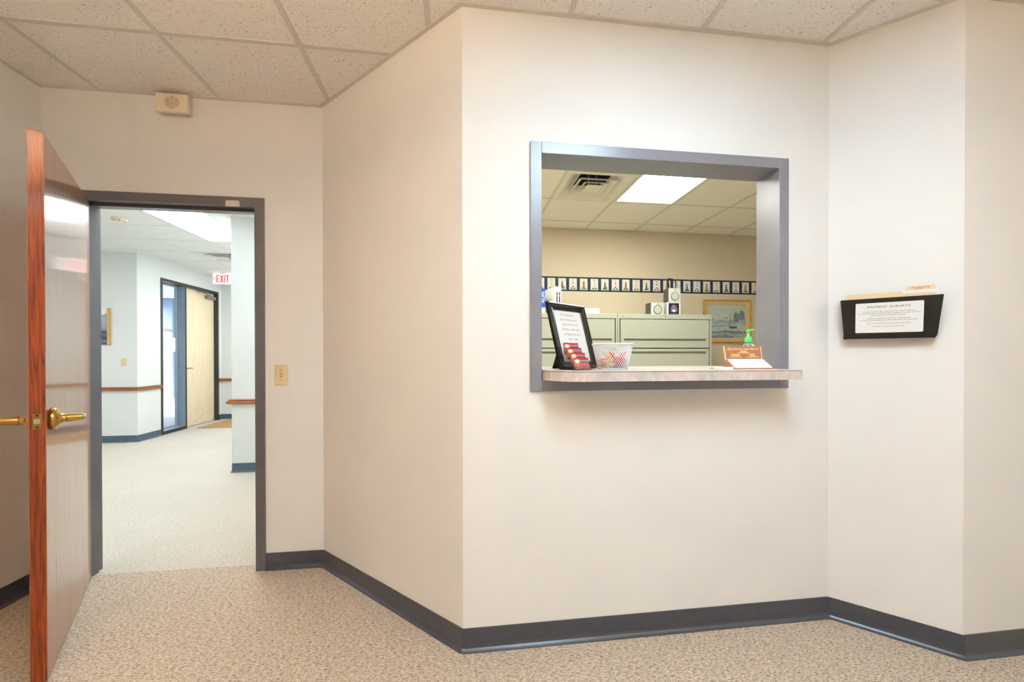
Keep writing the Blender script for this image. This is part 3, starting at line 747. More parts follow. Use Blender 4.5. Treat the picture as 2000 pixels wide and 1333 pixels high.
def candy(kind, x, y, z, rz, tilt, lab, s=1.0):
    if kind not in proto:
        mb = MB(); mb.ball((0,0,0), .017, .011, .0105, 0, 14)
        for sx in (-1, 1):                   # pleated twists
            n = 14; a = []; b = []
            for q in range(n):
                t_ = 2*math.pi*q/n; a.append((sx*.014, .0035*math.cos(t_), .0035*math.sin(t_)))
                rr = .010 if q % 2 else .0065; b.append((sx*.027, rr*math.cos(t_), rr*.7*math.sin(t_)))
            mb.hull6(a, b)
        o = mb.build('wrapped_candy', kinds[kind][1]); proto[kind] = o
    else:
        o = proto[kind].copy(); COL.objects.link(o)
    o.location = (bx+x, by+y, CZ+z); o.rotation_euler = (0, tilt, rz); o.scale = (s,s,s)
    tag(o, lab, 'candy', 'wrapped sweets in the white basket')
CL = [('red',.025,-.042,.017,.3,.15),('red',.050,-.012,.017,1.5,.1),('dark',-.002,-.050,.016,-.2,0),('red',.030,.022,.017,2.2,0),('yellow',-.046,-.022,.017,2.6,.1),
      ('yellow',-.034,.028,.016,.9,0),('white',-.016,-.014,.016,.5,.2),('red',.002,.045,.017,.1,0),
      ('red',.036,-.036,.040,-.5,.3),('red',.052,.010,.041,1.2,.2),('red',.006,-.050,.038,.7,.6),('yellow',-.026,-.043,.040,.15,-.4),('red',-.055,.000,.040,1.7,.2),
      ('red',-.008,.020,.040,.6,.1),('red',.024,.046,.040,.5,.1),('red',.042,-.030,.062,.5,-.5),('red',.056,.012,.062,1.3,.3),('red',.026,-.052,.050,.0,.4),('dark',.012,-.030,.028,.2,.2),('red',.058,-.020,.030,1.2,.5),('yellow',-.050,-.034,.034,.7,-.2),('yellow',-.030,-.052,.022,.1,0),('red',-.060,-.010,.020,1.5,.1),('white',.000,-.046,.056,1.0,.9),('red',-.002,-.030,.061,-.6,.6),('yellow',-.034,-.020,.060,.4,.3)]
pos = {'red':'red','yellow':'yellow','white':'clear white','dark':'dark red'}
def where(x, y, z):
    v = 'bottom' if z < .03 else ('middle' if z < .05 else 'top'); h = 'left' if x < -.02 else ('right' if x > .02 else 'middle'); d = 'front' if y < -.015 else 'back'
    return v, h, d
seen = {}
for i, (kd, x, y, z, rz, tl) in enumerate(CL):
    v, h, d = where(x, y, z); lab = f'{pos[kd]} wrapped sweet in the {v} layer, {d} {h} of the white basket'
    if lab in seen: lab = f'{pos[kd]} wrapped sweet in the {v} layer, far {d} {h} edge of the white basket'
    seen[lab] = 1
    candy(kd, x*.86, y*.86, z, rz, tl, lab, .98)

# brown tent sign with notepad
sn = thing('desk_sign', 'brown and gold lettered business stand with a white pad on the counter', 'sign', (1.280,1.630,CZ))
mb = MB(); mb.hull6([(-.092,0,.0012),(.092,0,.0012),(.092,.0,.006),(-.092,.0,.006)], [(-.090,.078,.0012),(.090,.078,.0012),(.090,.062,.044),(-.090,.062,.044)]); mb.build('stand_base', M['signbrown'], sn)
mb = MB(); mb.hull6([(-.086,.001,.0062),(.090,.001,.0062),(.089,.058,.0430),(-.085,.058,.0430)], [(-.086,-.001,.0095),(.090,-.001,.0095),(.089,.056,.0463),(-.085,.056,.0463)]); mb.build('note_pad', M['paper'], sn)
mb = MB(); mb.hull6([(-.090,.060,.042),(.090,.060,.042),(.090,.063,.042),(-.090,.063,.042)], [(-.092,.072,.103),(.092,.072,.103),(.092,.075,.103),(-.092,.075,.103)]); bd = mb.build('sign_board', M['signbrown'], sn)
for s in (-1, 1):
    mb = MB(); mb.hull6([(s*.0905,.0592,.042),(s*.0860,.0592,.042),(s*.0860,.064,.042),(s*.0905,.064,.042)], [(s*.0930,.0712,.104),(s*.0885,.0712,.104),(s*.0885,.076,.104),(s*.0930,.076,.104)]); mb.build('gold_edge', M['signgold'], bd)
sl = math.atan2(.012, .061)
mb = MB()
yb_ = lambda z: .0601+.012*(z-.042)/.061
for xc, z, w, h in ((.014,.0905,.128,.0062),(.004,.0822,.034,.0034),(.004,.0782,.034,.0034),(.004,.0738,.058,.0036),(-.040,.0676,.042,.0034),(-.038,.0636,.050,.0034),(-.040,.0596,.032,.0034),(-.040,.0550,.058,.0036),(.044,.0676,.034,.0034),(.044,.0636,.018,.0034),(.044,.0596,.030,.0034),(.044,.0550,.060,.0036)):
    fine_print(mb, xc, z, w, h, yb_(z)-.0003)
ring_o = [(-.064+.0125*math.cos(q*math.pi/16), .0905+.0062*math.sin(q*math.pi/16)) for q in range(32)]
ring_i = [(-.064+.0112*math.cos(q*math.pi/16), .0905+.0052*math.sin(q*math.pi/16)) for q in range(32)]
for q in range(32):
    r_ = (q+1) % 32; mb.face([(ring_o[q][0], yb_(ring_o[q][1])-.0004, ring_o[q][1]), (ring_o[r_][0], yb_(ring_o[r_][1])-.0004, ring_o[r_][1]), (ring_i[r_][0], yb_(ring_i[r_][1])-.0004, ring_i[r_][1]), (ring_i[q][0], yb_(ring_i[q][1])-.0004, ring_i[q][1])])
fine_print(mb, -.064, .0905, .014, .0042, yb_(.0905)-.0003)
mb.build('gold_lettering', M['signgold'], bd)
t = thing('paper_slip', 'white paper slip lying under the brown sign and the pen', 'paper', (1.225,1.640,CZ))
mb = MB(); mb.hull6([(-.095,-.042,.0002),(.135,-.046,.0002),(.135,.030,.0002),(-.085,.036,.0002)], [(-.095,-.042,.0010),(.135,-.046,.0010),(.135,.030,.0010),(-.085,.036,.0010)]); mb.build('slip', M['paper'], t)
t = thing('pen', 'white capped pen lying left of the brown sign', 'pen', (1.150,1.650,CZ+.0064), R(-20))
mb = MB(); mb.tube([(-.040,0,0),(-.036,0,0),(.040,0,0),(.041,0,0)], [.0035,.0050,.0052,.0046], 12); mb.build('barrel', M['white'], t)
mb = MB(); mb.tube([(-.058,0,-.001),(-.050,0,-.0005),(-.040,0,0)], [.0008,.0026,.0036], 10); mb.build('tip', M['nickel'], t)
# pump bottle behind the sign
sx, sy = 1.372, 1.782
pb = thing('sanitizer_bottle', 'clear hand sanitizer bottle with a bright green pump, behind the brown sign', 'pump bottle', (sx,sy,CZ))
mb = MB(); mb.lathe([(.001,0),(.029,0),(.031,.003),(.031,.088),(.030,.100),(.025,.111),(.016,.118),(.012,.121),(.012,.126),(.001,.126)], 32); mb.build('bottle', M['gel'], pb)
mb = MB(); mb.lathe([(.0005,.008),(.0026,.008),(.0026,.120),(.0005,.120)], 10); mb.build('dip_tube', M['white'], pb)
mb = MB(); mb.lathe([(.001,.122),(.0145,.122),(.0155,.125),(.0155,.141),(.0135,.148),(.0075,.152),(.001,.152)], 28); mb.build('collar', M['lime'], pb)
mb = MB(); mb.lathe([(.001,.150),(.0048,.150),(.0042,.168),(.001,.168)], 16); mb.build('stem', M['white'], pb)
mb = MB(); mb.lathe([(.001,.165),(.0060,.165),(.0085,.178),(.0085,.184),(.001,.184)], 20)
mb.tube([(-.010,0,.181),(.004,-.001,.1825),(.020,-.003,.1835),(.028,-.004,.182)], [.0032,.0044,.0036,.0026], 10); mb.build('pump_head', M['lime'], pb)

# ------------------------------------------------------------------ office behind the window
CABZ, CABY = 1.682, 4.150
def cabinet(x0, w, label):
    c = thing('filing_cabinet', label, 'filing cabinet', (x0,CABY,0), 0, 'lateral filing cabinets along the office wall')
    mb = MB(); d = .47
    mb.box(0, .018, .0, d, 0, CABZ-.020); mb.box(w-.018, w, 0, d, 0, CABZ-.020); mb.box(.018, w-.018, d-.018, d, 0, CABZ-.020); mb.box(.018, w-.018, .03, d, 0, .05)
    mb.box(0, w, -.001, d, CABZ-.052, CABZ, 0, .003, 2)
    body = mb.build('body', M['cabinet'], c)
    for xx in (.055, w*.5):
        mb = MB(); mb.lathe([(.0001,0),(.006,0),(.006,.002),(.0001,.003)], 14, c=(xx,-.001,CABZ-.024), axis='y'); mb.build('lock', M['brassdull'], body)
    zt = CABZ-.058; hgt = .304
    for k in range(5):
        z1 = zt-k*(hgt+.010); z0 = z1-hgt
        top = k == 0
        # the pull: a pressed slot near the lower edge of the top drawer, near the upper edge of the rest
        sz1 = z0+.098 if top else z1-.030; sz0 = sz1-.034
        a, b = .030, w-.030; xa, xb = .068, w-.062
        mb = MB()
        mb.box(a, b, .002, .020, sz1, z1); mb.box(a, b, .002, .020, z0, sz0); mb.box(a, xa, .002, .020, sz0, sz1); mb.box(xb, b, .002, .020, sz0, sz1)
        dr_ = mb.build('drawer', M['cabinet'], c)
        mb = MB(); mb.hull6([(xa,.003,sz0),(xb,.003,sz0),(xb,.024,sz0+.016),(xa,.024,sz0+.016)], [(xa,.001,sz0-.002),(xb,.001,sz0-.002),(xb,.028,sz0+.014),(xa,.028,sz0+.014)])
        mb.box(xa, xb, .022, .030, sz0+.010, sz1+.006)
        mb.build('pull_recess', M['slot'], dr_)
    return c
cabinet(1.682, 1.072, 'pale green lateral filing cabinet under the small speakers')
cabinet(.605, 1.072, 'pale green lateral filing cabinet under the white binder')

def binder():
    t = thing('ring_binder', 'white ring binder with a blue spine label standing on the left filing cabinet', 'binder', (1.009,4.215,CABZ), R(8.6))
    w, d, h = .080, .30, .288
    mb = MB(); mb.box(0, .003, .006, d, 0, h); mb.box(w-.003, w, .006, d, 0, h)
    for k in range(7): pass
    a = [(0,.008),(.004,.003),(.012,0),(w-.012,0),(w-.004,.003),(w,.008),(w,.011),(0,.011)]
    mb.prism(a, 0, h); mb.build('cover', M['white'], t)
    mb = MB(); mb.box(.005, w-.005, .03, d-.012, .008, h-.012); mb.build('paper_block', M['paper'], t)
    mb = MB(); mb.box(.020, .062, -.0008, .0002, .232, .262); mb.build('spine_window', M['spk_face'], t)
    mb = MB(); mb.box(.020, .062, -.0010, .0002, .100, .226); lb = mb.build('spine_label', M['navy'], t)
    mb = MB(); mb.box(.034, .048, -.0016, -.0009, .110, .216); mb.box(.020, .062, -.0016, -.0009, .186, .192); mb.ball((.041,-.0012,.214), .008, .0006, .010, 0, 12); mb.build('label_figure', M['paper'], lb)
binder()
t = thing('labelled_box', 'blue and white box on the left filing cabinet, mostly behind the window frame', 'box', (.640,4.195,CABZ))
mb = MB(); mb.box(0, .262, 0, .24, 0, .262, 0, .002, 1); mb.build('carton', M['white'], t)
mb = MB(); mb.box(.215, .2605, -.0012, .0002, .060, .2615); bl = mb.build('blue_band', M['cyan'], t)
text('lettering', 'XON', .050, M['white'], bl, (.239,-.0014,.165), (R(90),R(-90),0), sx=1.05, depth=.0002, bold=.001)
t = thing('white_carton', 'flat white carton on the left filing cabinet', 'box', (1.335,4.20,CABZ))
mb = MB(); mb.box(0, .160, 0, .20, 0, .056, 0, .002, 1); mb.build('carton', M['paper'], t)
mb = MB(); mb.box(-.002, .162, -.002, .202, .040, .058, 0, .002, 1); mb.build('lid', M['white'], t)
def small_speaker(x, y, z, w, h, d, label):
    s = thing('computer_speaker', label, 'speaker', (x,y,z), 0, 'small computer speakers on the cabinet')
    mb = MB(); mb.box(0, w, .014, d, 0, h, 0, .003, 2); mb.build('housing', M['spk_side'], s)
    mb = MB(); mb.box(0, w, 0, .014, 0, h, 0, .004, 2); fc = mb.build('baffle', M['spk_face'], s)
    cx, cz, r = w*.5, h*.42, w*.33
    mb = MB(); mb.lathe([(r*.82,-.002),(r*.86,.006),(r*1.0,.006),(r*1.05,.0005),(r*1.05,-.003),(r*.82,-.003)], 36, c=(cx,0,cz), axis='y'); mb.build('ring', M['ring'], fc)
    mb = MB(); mb.lathe([(.0001,.0038),(r*.20,.0032),(r*.30,.0008),(r*.80,.0062),(r*.86,.0062),(r*.86,-.002),(.0001,-.002)], 36, c=(cx,0,cz), axis='y'); mb.build('cone', M['cone'], fc)
    mb = MB(); mb.lathe([(.0001,.003),(w*.10,.002),(w*.13,-.001),(.0001,-.001)], 24, c=(cx,0,h*.86), axis='y'); mb.build('tweeter', M['cone'], fc)
small_speaker(2.085, 4.21, CABZ, .148, .134, .14, 'small silver speaker standing directly on the filing cabinet')
t = thing('printed_box', 'small white box with a dark blue front, under the upper speaker', 'box', (2.272,4.215,CABZ))
mb = MB(); mb.box(0, .156, 0, .09, 0, .139, 0, .002, 1); bx_ = mb.build('carton', M['white'], t)
mb = MB(); mb.box(.016, .138, -.0010, .0002, .004, .130); pn = mb.build('picture_panel', M['navyedge'], bx_)
mb = MB(); mb.plate([(.036,.034),(.120,.034),(.112,.078),(.098,.104),(.078,.116),(.058,.104),(.044,.078)], -.0016, .0008); mb.build('picture_shade', M['ring'], pn)
mb = MB(); mb.ball((.078,-.0016,.047), .019, .0012, .016, 0, 14); mb.plate([(.074,.060),(.090,.060),(.086,.084),(.080,.070)], -.0022, .0008, 1); mb.build('picture_ball', [M['white'], M['lh_black']], pn)
mb = MB(); mb.box(.034, .122, -.0018, -.0008, .013, .021); mb.build('blue_bar', M['cyan'], pn)
small_speaker(2.292, 4.212, CABZ+.139, .136, .156, .125, 'small silver speaker stacked on the dark blue fronted box')
t = thing('strap_loop', 'black loop of strap standing on the upper speaker', 'strap', (2.35,4.265,CABZ+.297))
mb = MB()
path = [(-.035,0,.004),(-.045,0,.050),(-.052,0,.092),(-.045,0,.104),(-.028,0,.108),(.010,0,.103),(.036,0,.094),(.046,0,.080),(.050,0,.050),(.050,0,.016),(.040,0,.004),(.000,0,.003)]
mb.tube(path, .0048, 8, loop=True, sx=1.6); mb.tube([(-.035,0,.004),(-.030,0,.040),(-.040,0,.090)], .006, 8); mb.build('loop', M['black'], t)

# lighthouse border on the back wall: one pasted strip
mb = MB(); X0, X1, Z0, Z1 = .45, OX1-.02, 1.990, 2.157; yw = OY
mats = [M['navy'], M['navyedge'], M['panel'], M['lh_black'], M['lh_white'], M['lh_grey'], M['lh_brown'], M['lh_red'], M['lh_green'], M['lh_tan']]
mb.box(X0, X1, yw-.0010, yw, Z0, Z1, 0); mb.box(X0, X1, yw-.0016, yw-.0010, Z1-.012, Z1, 1); mb.box(X0, X1, yw-.0016, yw-.0010, Z0, Z0+.012, 1)
def poly(mb, cx, pts, m, layer): mb.plate([(cx+x, Z0+z) for x, z in pts], yw-.0016-.0006*layer, .0006, m)
k = -4
while 1.0715+.1294*k < X1-.05:
    c = 1.0715+.1294*k; j = k % 4
    mb.box(c-.046, c+.046, yw-.0016, yw-.0010, Z0+.018, Z1-.018, 2)
    poly(mb, c, [(-.030,.026),(.032,.026),(.030,.040),(.016,.046),(.004,.038),(-.012,.046),(-.026,.042)], 8, 1)
    tw = lambda w0, w1, z0, z1: [(-w0,z0),(w0,z0),(w1,z1),(-w1,z1)]
    if j == 0:
        poly(mb, c, tw(.010,.0055,.034,.126), 4, 2)
        for q in range(5):
            z = .036+.018*q; w = .010-.0045*(z-.034)/.092
            poly(mb, c, [(-w,z),(-w,z+.003),(w,z+.017),(w,z+.009)], 3, 3)
        poly(mb, c, tw(.005,.002,.126,.138), 3, 3)
    elif j == 1:
        poly(mb, c, tw(.013,.006,.034,.110), 5, 2); poly(mb, c, tw(.004,.001,.110,.126), 3, 3); poly(mb, c, tw(.010,.008,.034,.056), 9, 3) if False else poly(mb, c, [(.012,.036),(.028,.036),(.028,.054),(.020,.060),(.012,.054)], 9, 3)
    elif j == 2:
        poly(mb, c, tw(.009,.006,.032,.120), 4, 2); poly(mb, c, tw(.0085,.0078,.046,.066), 7, 3); poly(mb, c, tw(.0075,.0068,.088,.106), 7, 3); poly(mb, c, tw(.0045,.001,.120,.138), 3, 3)
    else:
        poly(mb, c, tw(.014,.010,.036,.108), 6, 2); poly(mb, c, tw(.006,.003,.108,.122), 3, 3); poly(mb, c, [(-.026,.034),(-.008,.034),(-.010,.050),(-.022,.050)], 9, 3)
    k += 1
tag(mb.build('wall_border', mats), 'navy wallpaper border of little lighthouse panels along the beige office wall', 'wallpaper border', kind='structure')

# framed harbour print
fx0, fx1, fz0, fz1 = 2.966, 3.588, 1.393, 1.916; yw = OY
pt = thing('framed_print', 'gilt framed blue harbour print on the office wall, right of the cabinets', 'framed picture', (fx0,OY,fz0))
W_, H_ = fx1-fx0, fz1-fz0
mb = MB(); frame_ring(mb, 0, W_, 0, H_, [(0,0),(0,-.026),(.004,-.030),(.012,-.028),(.016,-.018),(.016,0)]); mb.build('gilt_moulding', M['goldframe'], pt)
mb = MB(); frame_ring(mb, .014, W_-.014, .014, H_-.014, [(0,0),(0,-.018),(.044,-.012),(.046,0)]); mb.build('wood_frame', M['matboard'], pt)
mb = MB(); mb.box(.056, W_-.056, -.006, -.002, .056, H_-.056); op = mb.build('print', M['seaprint'], pt)
mb = MB()
sh = lambda pts, m, l: mb.plate(pts, -.0062-.0004*l, .0004, m)
sh([(.33,.20),(.44,.20),(.45,.172),(.36,.172)], 0, 2); sh([(.355,.20),(.360,.20),(.360,.36),(.355,.36)], 0, 2)
sh([(.400,.20),(.404,.20),(.404,.42),(.400,.42)], 1, 1); sh([(.405,.25),(.465,.25),(.465,.345),(.435,.38),(.405,.345)], 1, 1)
sh([(.462,.28),(.550,.28),(.550,.36),(.525,.395),(.485,.39),(.462,.345)], 2, 1); sh([(.27,.30),(.33,.30),(.32,.308),(.28,.308)], 0, 1)
sh([(.06,.205),(.25,.212),(.36,.214),(.36,.206),(.20,.198),(.06,.19)], 2, 1)
mb.build('print_shapes', [M['lh_grey'], M['ring'], plain('slate_blue_print', (.16,.25,.30), .6, var=.4, vs=40)], op)

def troffer(name, label, x0, x1, y0, y1, z, lens, fm, parent_kind='ceiling light'):
    t = thing(name, label, parent_kind, ((x0+x1)/2,(y0+y1)/2,z))
    w, l = (x1-x0)/2, (y1-y0)/2
    mb = MB(); mb.box(-w+.012, -w+.030, -l+.012, l-.012, -.006, .018); mb.box(w-.030, w-.012, -l+.012, l-.012, -.006, .018)
    mb.box(-w+.030, w-.030, -l+.012, -l+.030, -.006, .018); mb.box(-w+.030, w-.030, l-.030, l-.012, -.006, .018); mb.build('frame', fm, t)
    mb = MB(); mb.box(-w+.030, w-.030, -l+.030, l-.030, -.003, -.001); mb.build('lens', lens, t)
    return t
def diffuser(label, x0, y0, z, mt):
    t = thing('air_diffuser', label, 'ceiling vent', (x0+T/2,y0+T/2,z)); w = T/2-.012
    def sq(s, zz): return [(-s,-s,zz),(s,-s,zz),(s,s,zz),(-s,s,zz)]
    def ringsq(mb, prof):
        n = len(prof); vs = [[mb.bm.verts.new(p) for p in sq(s, zz)] for s, zz in prof]; fs = []
        for i in range(n):
            j = (i+1) % n
            for k in range(4):
                l = (k+1) % 4; fs.append(mb.bm.faces.new((vs[i][k], vs[i][l], vs[j][l], vs[j][k])))
        return mb
    mb = MB(); ringsq(mb, [(w,.012),(w,-.006),(w-.040,-.007),(.165,.060),(.135,.062),(.135,.066),(.168,.064),(w-.030,.012)]); mb.build('frame', mt, t)
    mb = MB(); mb.lathe([(.001,.20),(.205,.20),(.205,.062),(.200,.062),(.200,.196),(.001,.196)], 32); mb.build('duct_throat', M['duct'], t)
    for s, zz in ((.172,-.010), (.112,-.012)):
        mb = MB(); ringsq(mb, [(s,zz),(s-.042,zz+.030),(s-.045,zz+.029),(s-.004,zz-.002)]); mb.build('louvre_ring', mt, t)
    mb = MB(); mb.hull6(sq(.072,-.014), sq(.060,-.004)); mb.build('center_plate', mt, t)
    for sx in (-.035, .035):
        mb = MB(); mb.box(sx-.003, sx+.003, -.003, .003, -.006, .19); mb.build('hanger', M['spk_face'], t)
    return t
OL = troffer('ceiling_light', 'lit ceiling light panel above the reception office', OGX+T, OGX+2*T, OGY-2*T, OGY, HO, M['lens_office'], M['vent'])
diffuser('square air diffuser with dark throat beside the office ceiling light', OGX, OGY-T, HO, M['vent'])
OL2 = troffer('ceiling_light', 'ceiling light over the left end of the office, out of view', OGX-2*T, OGX-T, OGY-2*T, OGY, HO, M['lens_office'], M['vent'])

# ------------------------------------------------------------------ hall things
hl = troffer('ceiling_light', 'bright ceiling light panel seen through the doorway', GX-2*T, GX-T, GY+4*T, GY+6*T, H, M['lens_hall'], M['tee_hall'])
troffer('ceiling_light', 'ceiling light farther left along the hallway, out of view', GX-8*T, GX-7*T, GY+3*T, GY+5*T, H, M['lens_hall'], M['tee_hall'])
troffer('ceiling_light', 'ceiling light near the exit sign, hidden by the wall end', GX-2*T, GX-T, GY+8*T, GY+10*T, H, M['lens_hall'], M['tee_hall'])
troffer('ceiling_light', 'ceiling light just inside the hallway, hidden above the doorway head', GX, GX+T, GY+T, GY+3*T, H, M['lens_near'], M['tee_hall'])
diffuser('air diffuser in the hallway ceiling near the exit sign', GX-3*T, GY+7*T, H, M['tee_hall'])
t = thing('smoke_detector', 'round cream smoke detector on the hallway ceiling', 'smoke detector', (-3.60,4.885,H))
mb = MB(); mb.lathe([(.001,0),(.070,0),(.070,-.010),(.062,-.022),(.046,-.032),(.001,-.034)][::1], 36); sd = mb.build('base', M['cream'], t)
mb = MB()
for k in range(10):
    a = 2*math.pi*k/10; b = a+.38
    mb.hull6([(r_*math.cos(q), r_*math.sin(q), z) for q in (a,b) for r_, z in ((.064,-.019),(.052,-.029))][:2]+[(r_*math.cos(b), r_*math.sin(b), z) for r_, z in ((.053,-.0295),(.065,-.0195))],
             [((r_-.004)*math.cos(q), (r_-.004)*math.sin(q), z+.004) for q in (a,) for r_, z in ((.064,-.019),(.052,-.029))]+[((r_-.004)*math.cos(b), (r_-.004)*math.sin(b), z+.004) for r_, z in ((.053,-.0295),(.065,-.0195))])
mb.build('sensing_slot', M['black'], sd)
# exit sign
t = thing('exit_sign', 'white exit sign with red letters hanging from the hallway ceiling', 'exit sign', (-4.145,7.85,2.512))
mb = MB(); mb.box(-.165, .175, 0, .045, 0, .178, 0, .004, 2); hs = mb.build('housing', M['exitwhite'], t)
mb = MB(); mb.box(-.05, .05, .008, .037, .178, .2005); mb.build('canopy', M['white'], t)
# block letters, drawn as strokes
mb = MB()
def stroke(x0, z0, x1, z1, w=.020):
    x0, x1, w = -.165+(x0+.165)*.90, -.165+(x1+.165)*.90, w*.92
    d = Vector((x1-x0, z1-z0)).normalized(); n = Vector((-d.y, d.x))*w/2
    mb.plate([(x0-n.x,z0-n.y),(x1-n.x,z1-n.y),(x1+n.x,z1+n.y),(x0+n.x,z0+n.y)], -.0015, .0012)
zb, zt = .022, .156
stroke(-.145,.089,-.112,.122,.012); stroke(-.145,.089,-.112,.056,.012)
x = -.092; stroke(x,zb,x,zt); [stroke(x,z,x+.050,z) for z in (zb+.010,.089,zt-.010)]
x = -.018; stroke(x-.006,zb,x+.040,zt); stroke(x+.040,zb,x-.006,zt)
x = .052; stroke(x,zb,x,zt)
x = .100; stroke(x,zb,x,zt); stroke(x-.030,zt-.010,x+.030,zt-.010)
mb.build('lettering', M['exitred'], hs)
# coast print on the hall wall
t = thing('framed_coast_print', 'coast print between oak slats on the hallway wall, partly hidden by the door frame', 'framed picture', (-5.62,HY,1.393))
for x0 in (0, .681):
    mb = MB(); mb.box(x0, x0+.031, -.028, 0, 0, .525, 0, .002, 1); mb.build('oak_slat', M['light_oak'], t)
mb = MB(); mb.box(.031, .681, -.014, 0, .004, .521); mb.build('print', M['hallprint'], t)
switch('light_switch', 'ivory light switch above the oak rail in the hallway', -4.744, HY, 1.146, M['ivory'], .072, .114)
t = thing('floor_mat', 'tan entry mat on the carpet before the blond door', 'mat', (-3.75,8.03,0))
mb = MB(); mb.box(-.66, .66, -.47, .47, .0005, .010, 0, .004, 2); mb.build('mat', M['rug'], t)

# storefront: sidelight and blond door
mb = MB(); a, b = HX-.150, HX+.006; fr = .045
mb.box(a, b, SD0, SD0+fr, 0, SDZ); mb.box(a, b, SD1-fr, SD1, 0, SDZ); mb.box(a, b, 7.525, 7.565, 0, SDZ-fr)
mb.box(a, b, SD0+fr, SD1-fr, SDZ-fr, SDZ); mb.box(a, b, SD0+fr, 7.525, .0, .055)
mb.box(HX-.112, HX-.098, 7.565, 7.580, 0, SDZ-fr)
o = struct('entry_frame', mb, [M['bronze'], M['bronze_daylit']], 'dark bronze frame of the hallway entry with sidelight and door', 'door frame')
for p in o.data.polygons:                    # daylight on the sidelight returns, painted as a pale blue tint
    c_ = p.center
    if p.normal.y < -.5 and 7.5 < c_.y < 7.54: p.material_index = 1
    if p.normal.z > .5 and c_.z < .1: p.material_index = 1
mb = MB(); mb.box(HX-.135, HX-.129, SD0+fr, 7.525, .055, SDZ-fr); w2 = struct('window_2', mb, M['glass'], 'narrow floor to ceiling sidelight left of the blond door', 'window')
mb = MB(); y0_, y1_ = SD0+fr, 7.525
for (p, q, r_, s_) in ((y0_,y0_+.028,.055,SDZ-fr),(y1_-.028,y1_,.055,SDZ-fr),(y0_+.028,y1_-.028,.055,.083),(y0_+.028,y1_-.028,SDZ-fr-.028,SDZ-fr)): mb.box(HX-.142, HX-.118, p, q, r_, s_)
mb.build('glazing_bead', M['outwall'], w2)
t = thing('posted_notice', 'blank white notice taped inside the sidelight glass', 'notice', (HX-.127,7.42,1.30), R(90))
mb = MB(); mb.box(-.115, .075, -.001, 0, 0, .235); mb.build('sheet', M['paper'], t)
t = thing('posted_slip', 'small white slip taped on the sidelight glass beside the larger notice', 'notice', (HX-.127,7.22,1.43), R(90))
mb = MB(); mb.box(-.12, .03, -.001, 0, 0, .085); mb.build('sheet', M['paper'], t)
mb = MB(); mb.tx = Matrix.Translation((HX-.1285,0,0)) @ Matrix.Rotation(R(90), 4, 'Z')
for z in (1.665, 1.640): fine_print(mb, 7.29, z, .36, .017, 0)
mb.build('glass_lettering', M['grey'], w2)
d2 = thing('door_2', 'closed blond veneer entry door with dark scuffs near the floor', 'door', (HX-.058,7.572,0), 0); d2['kind'] = 'structure'
mb = MB(); mb.box(-.044, 0, 0, .880, .012, SDZ-fr-.006, 0, .001, 1); mb.build('door_leaf', M['maple_door'], d2)
mb = MB(); mb.lathe([(.0001,0),(.026,0),(.026,.008),(.012,.012),(.010,.045),(.0001,.045)], 20, c=(0,.062,1.018), axis='x'); mb.tube([(.042,.062,1.018),(.048,.078,1.018),(.050,.165,1.018)], .009, 10); mb.build('lever_handle', M['brassdull'], d2)
dc = bpy.data.objects.new('door_closer', None); COL.objects.link(dc); dc.parent = d2; dc.location = (0,.62,2.315)
mb = MB(); mb.box(.0005, .055, -.02, .245, -.030, .030, 0, .005, 2); mb.build('closer_body', M['ring'], dc)
mb = MB(); mb.tube([(.030,.10,.030),(.030,.10,.052)], .010, 10); mb.tube([(.030,.10,.048),(.052,-.14,.062)], .007, 8); mb.tube([(.052,-.14,.062),(.030,-.30,.064)], .006, 8); mb.build('closer_arm', M['ring'], dc)

# outdoors beyond the sidelight
mb = MB(); mb.box(-8.2, HX-.15, 3, 22, -.2, -.02); struct('forecourt', mb, M['concrete'], 'pale concrete apron outside the sidelight', 'paving')
mb = MB(); mb.box(-60, -8.2, -20, 80, -.25, -.06); struct('outdoor_ground', mb, M['asphalt'], 'blue grey road surface outside', 'road')
mb = MB(); mb.box(-26, -18.5, 27.6, 36, -.06, .9); tag(mb.build('lawn_bank', M['lawn']), 'sunlit grassy bank outside the sidelight', 'lawn', kind='stuff')
t = thing('distant_building', 'blue grey building seen faintly through the sidelight', 'building', (-20,34,-.06))
mb = MB(); mb.box(-10, 8, 8, 14, 0, 6.0); wl = mb.build('wall', M['outwall'], t)
mb = MB(); mb.box(-10.4, 8.4, 7.6, 14.4, 6.0, 6.3); mb.build('roof', M['outpane'], t)
for k in range(5):
    mb = MB(); mb.box(-8.6+3.2*k, -6.9+3.2*k, 7.94, 8.02, 1.0, 3.4); mb.build('window', M['outpane'], wl)
t = thing('porch_post', 'blue grey porch post outside the sidelight', 'post', (-7.6,11.95,-.02))
mb = MB(); mb.box(-.12, .12, -.12, .12, 0, 2.75); mb.build('post', M['outwall'], t)
mb = MB(); mb.box(-.16, .16, -.16, .16, 0, .12); mb.build('footing', M['concrete'], t)
t = thing('porch_roof', 'porch roof edge over the entry apron', 'porch roof', (-6.2,11,2.74))
mb = MB(); mb.box(-1.6, 1.48, -6, 8, 0, .10); mb.build('soffit', M['outpane'], t)
mb = MB(); mb.box(-1.66, -1.6, -6.05, 8.05, -.16, .14); mb.build('fascia', M['outwall'], t)

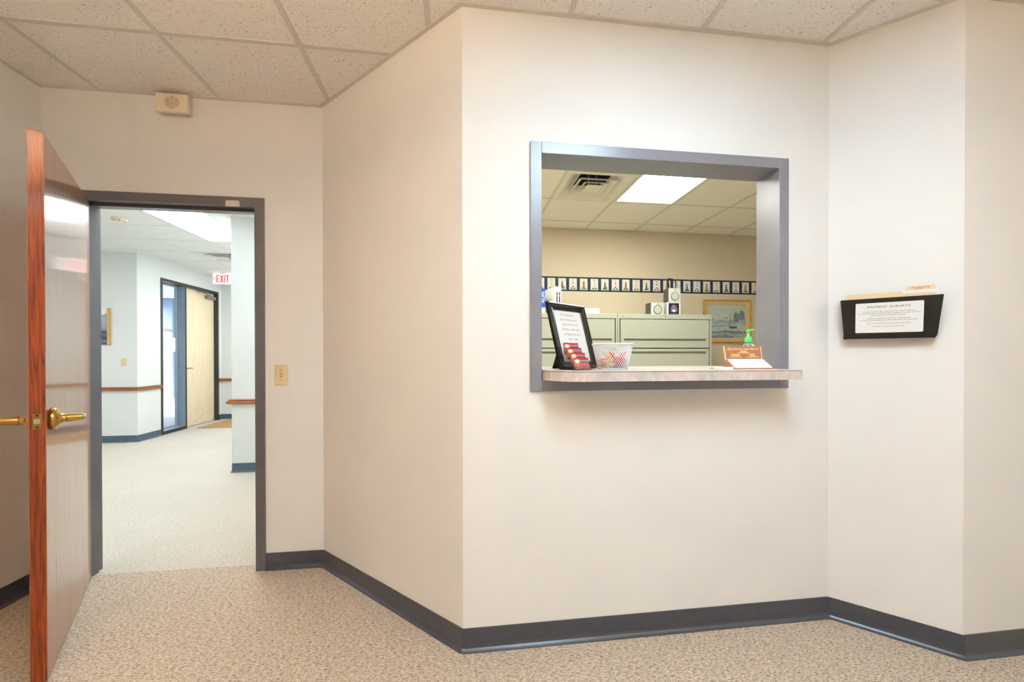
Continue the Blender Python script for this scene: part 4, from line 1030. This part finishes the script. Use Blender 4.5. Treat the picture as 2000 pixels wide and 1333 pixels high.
# ------------------------------------------------------------------ light
troffer('ceiling_light', 'unseen ceiling light panel added above the viewer in the waiting room', GX+4*T, GX+5*T, GY-4*T, GY-2*T, H, M['fill_room'], M['tee'])  # unseen panel, added for the cool share of the room light
def fill_bar(label, x, y, up, down):  # unseen light bars, added to brighten the ceiling and left walls
    t = thing('fill_light_bar', label, 'added fill light', (x,y,2.26))
    mb = MB(); mb.box(-.10, .10, -.60, .60, .004, .046, 0, .004, 2); mb.build('housing', M['white'], t)
    for z in (.000, .047):
        mb = MB(); mb.box(-.09, .09, -.59, .59, z, z+.003); mb.build('lens', up if z else down, t)
    for yy in (-.5, .5):
        mb = MB(); mb.tube([(0,yy,.046), (0,yy,H-2.26)], .002, 6); mb.build('cable', M['nickel'], t)
fill_bar('unseen suspended light bar added at the left behind the viewer as warm fill', -.95, -.15, M['fill_up_left'], M['fill_down_left'])
fill_bar('unseen suspended light bar added at the right rear behind the viewer as warm fill', 2.35, -.70, M['fill_up_right'], M['fill_down_right'])
W = bpy.data.worlds.new('sky'); SC.world = W; W.use_nodes = True; t = W.node_tree
sk = t.nodes.new('ShaderNodeTexSky'); sk.sky_type = 'NISHITA'; sk.sun_disc = False; sk.sun_elevation = R(48); sk.sun_rotation = R(200); sk.dust_density = 3
bg = t.nodes['Background']; bg.inputs['Strength'].default_value = .36
L(t, sk.outputs[0], bg.inputs['Color'])

# ------------------------------------------------------------------ camera
f_, yaw, pitch, roll, cy, ch_ = 796.01, .1306, -.0049, -.0014, 696.4, 1.2515
fw = Vector((math.sin(yaw)*math.cos(pitch), math.cos(yaw)*math.cos(pitch), math.sin(pitch)))
rr = Vector((math.cos(yaw), -math.sin(yaw), 0)); up = rr.cross(fw)
c, s = math.cos(roll), math.sin(roll); rr, up = rr*c+up*s, up*c-rr*s
cam = bpy.data.cameras.new('camera'); co = bpy.data.objects.new('camera', cam); COL.objects.link(co)
co.matrix_world = Matrix(((rr.x,up.x,-fw.x,0),(rr.y,up.y,-fw.y,0),(rr.z,up.z,-fw.z,ch_),(0,0,0,1)))
cam.sensor_width = 36; cam.lens = f_/2000*36; cam.shift_y = (cy-666.5)/2000; cam.clip_start = .02; cam.clip_end = 300
SC.camera = co
vs = SC.view_settings; vs.view_transform = 'Standard'; vs.look = 'None'; vs.gamma = 1; vs.exposure = 1.63; vs.use_curve_mapping = False
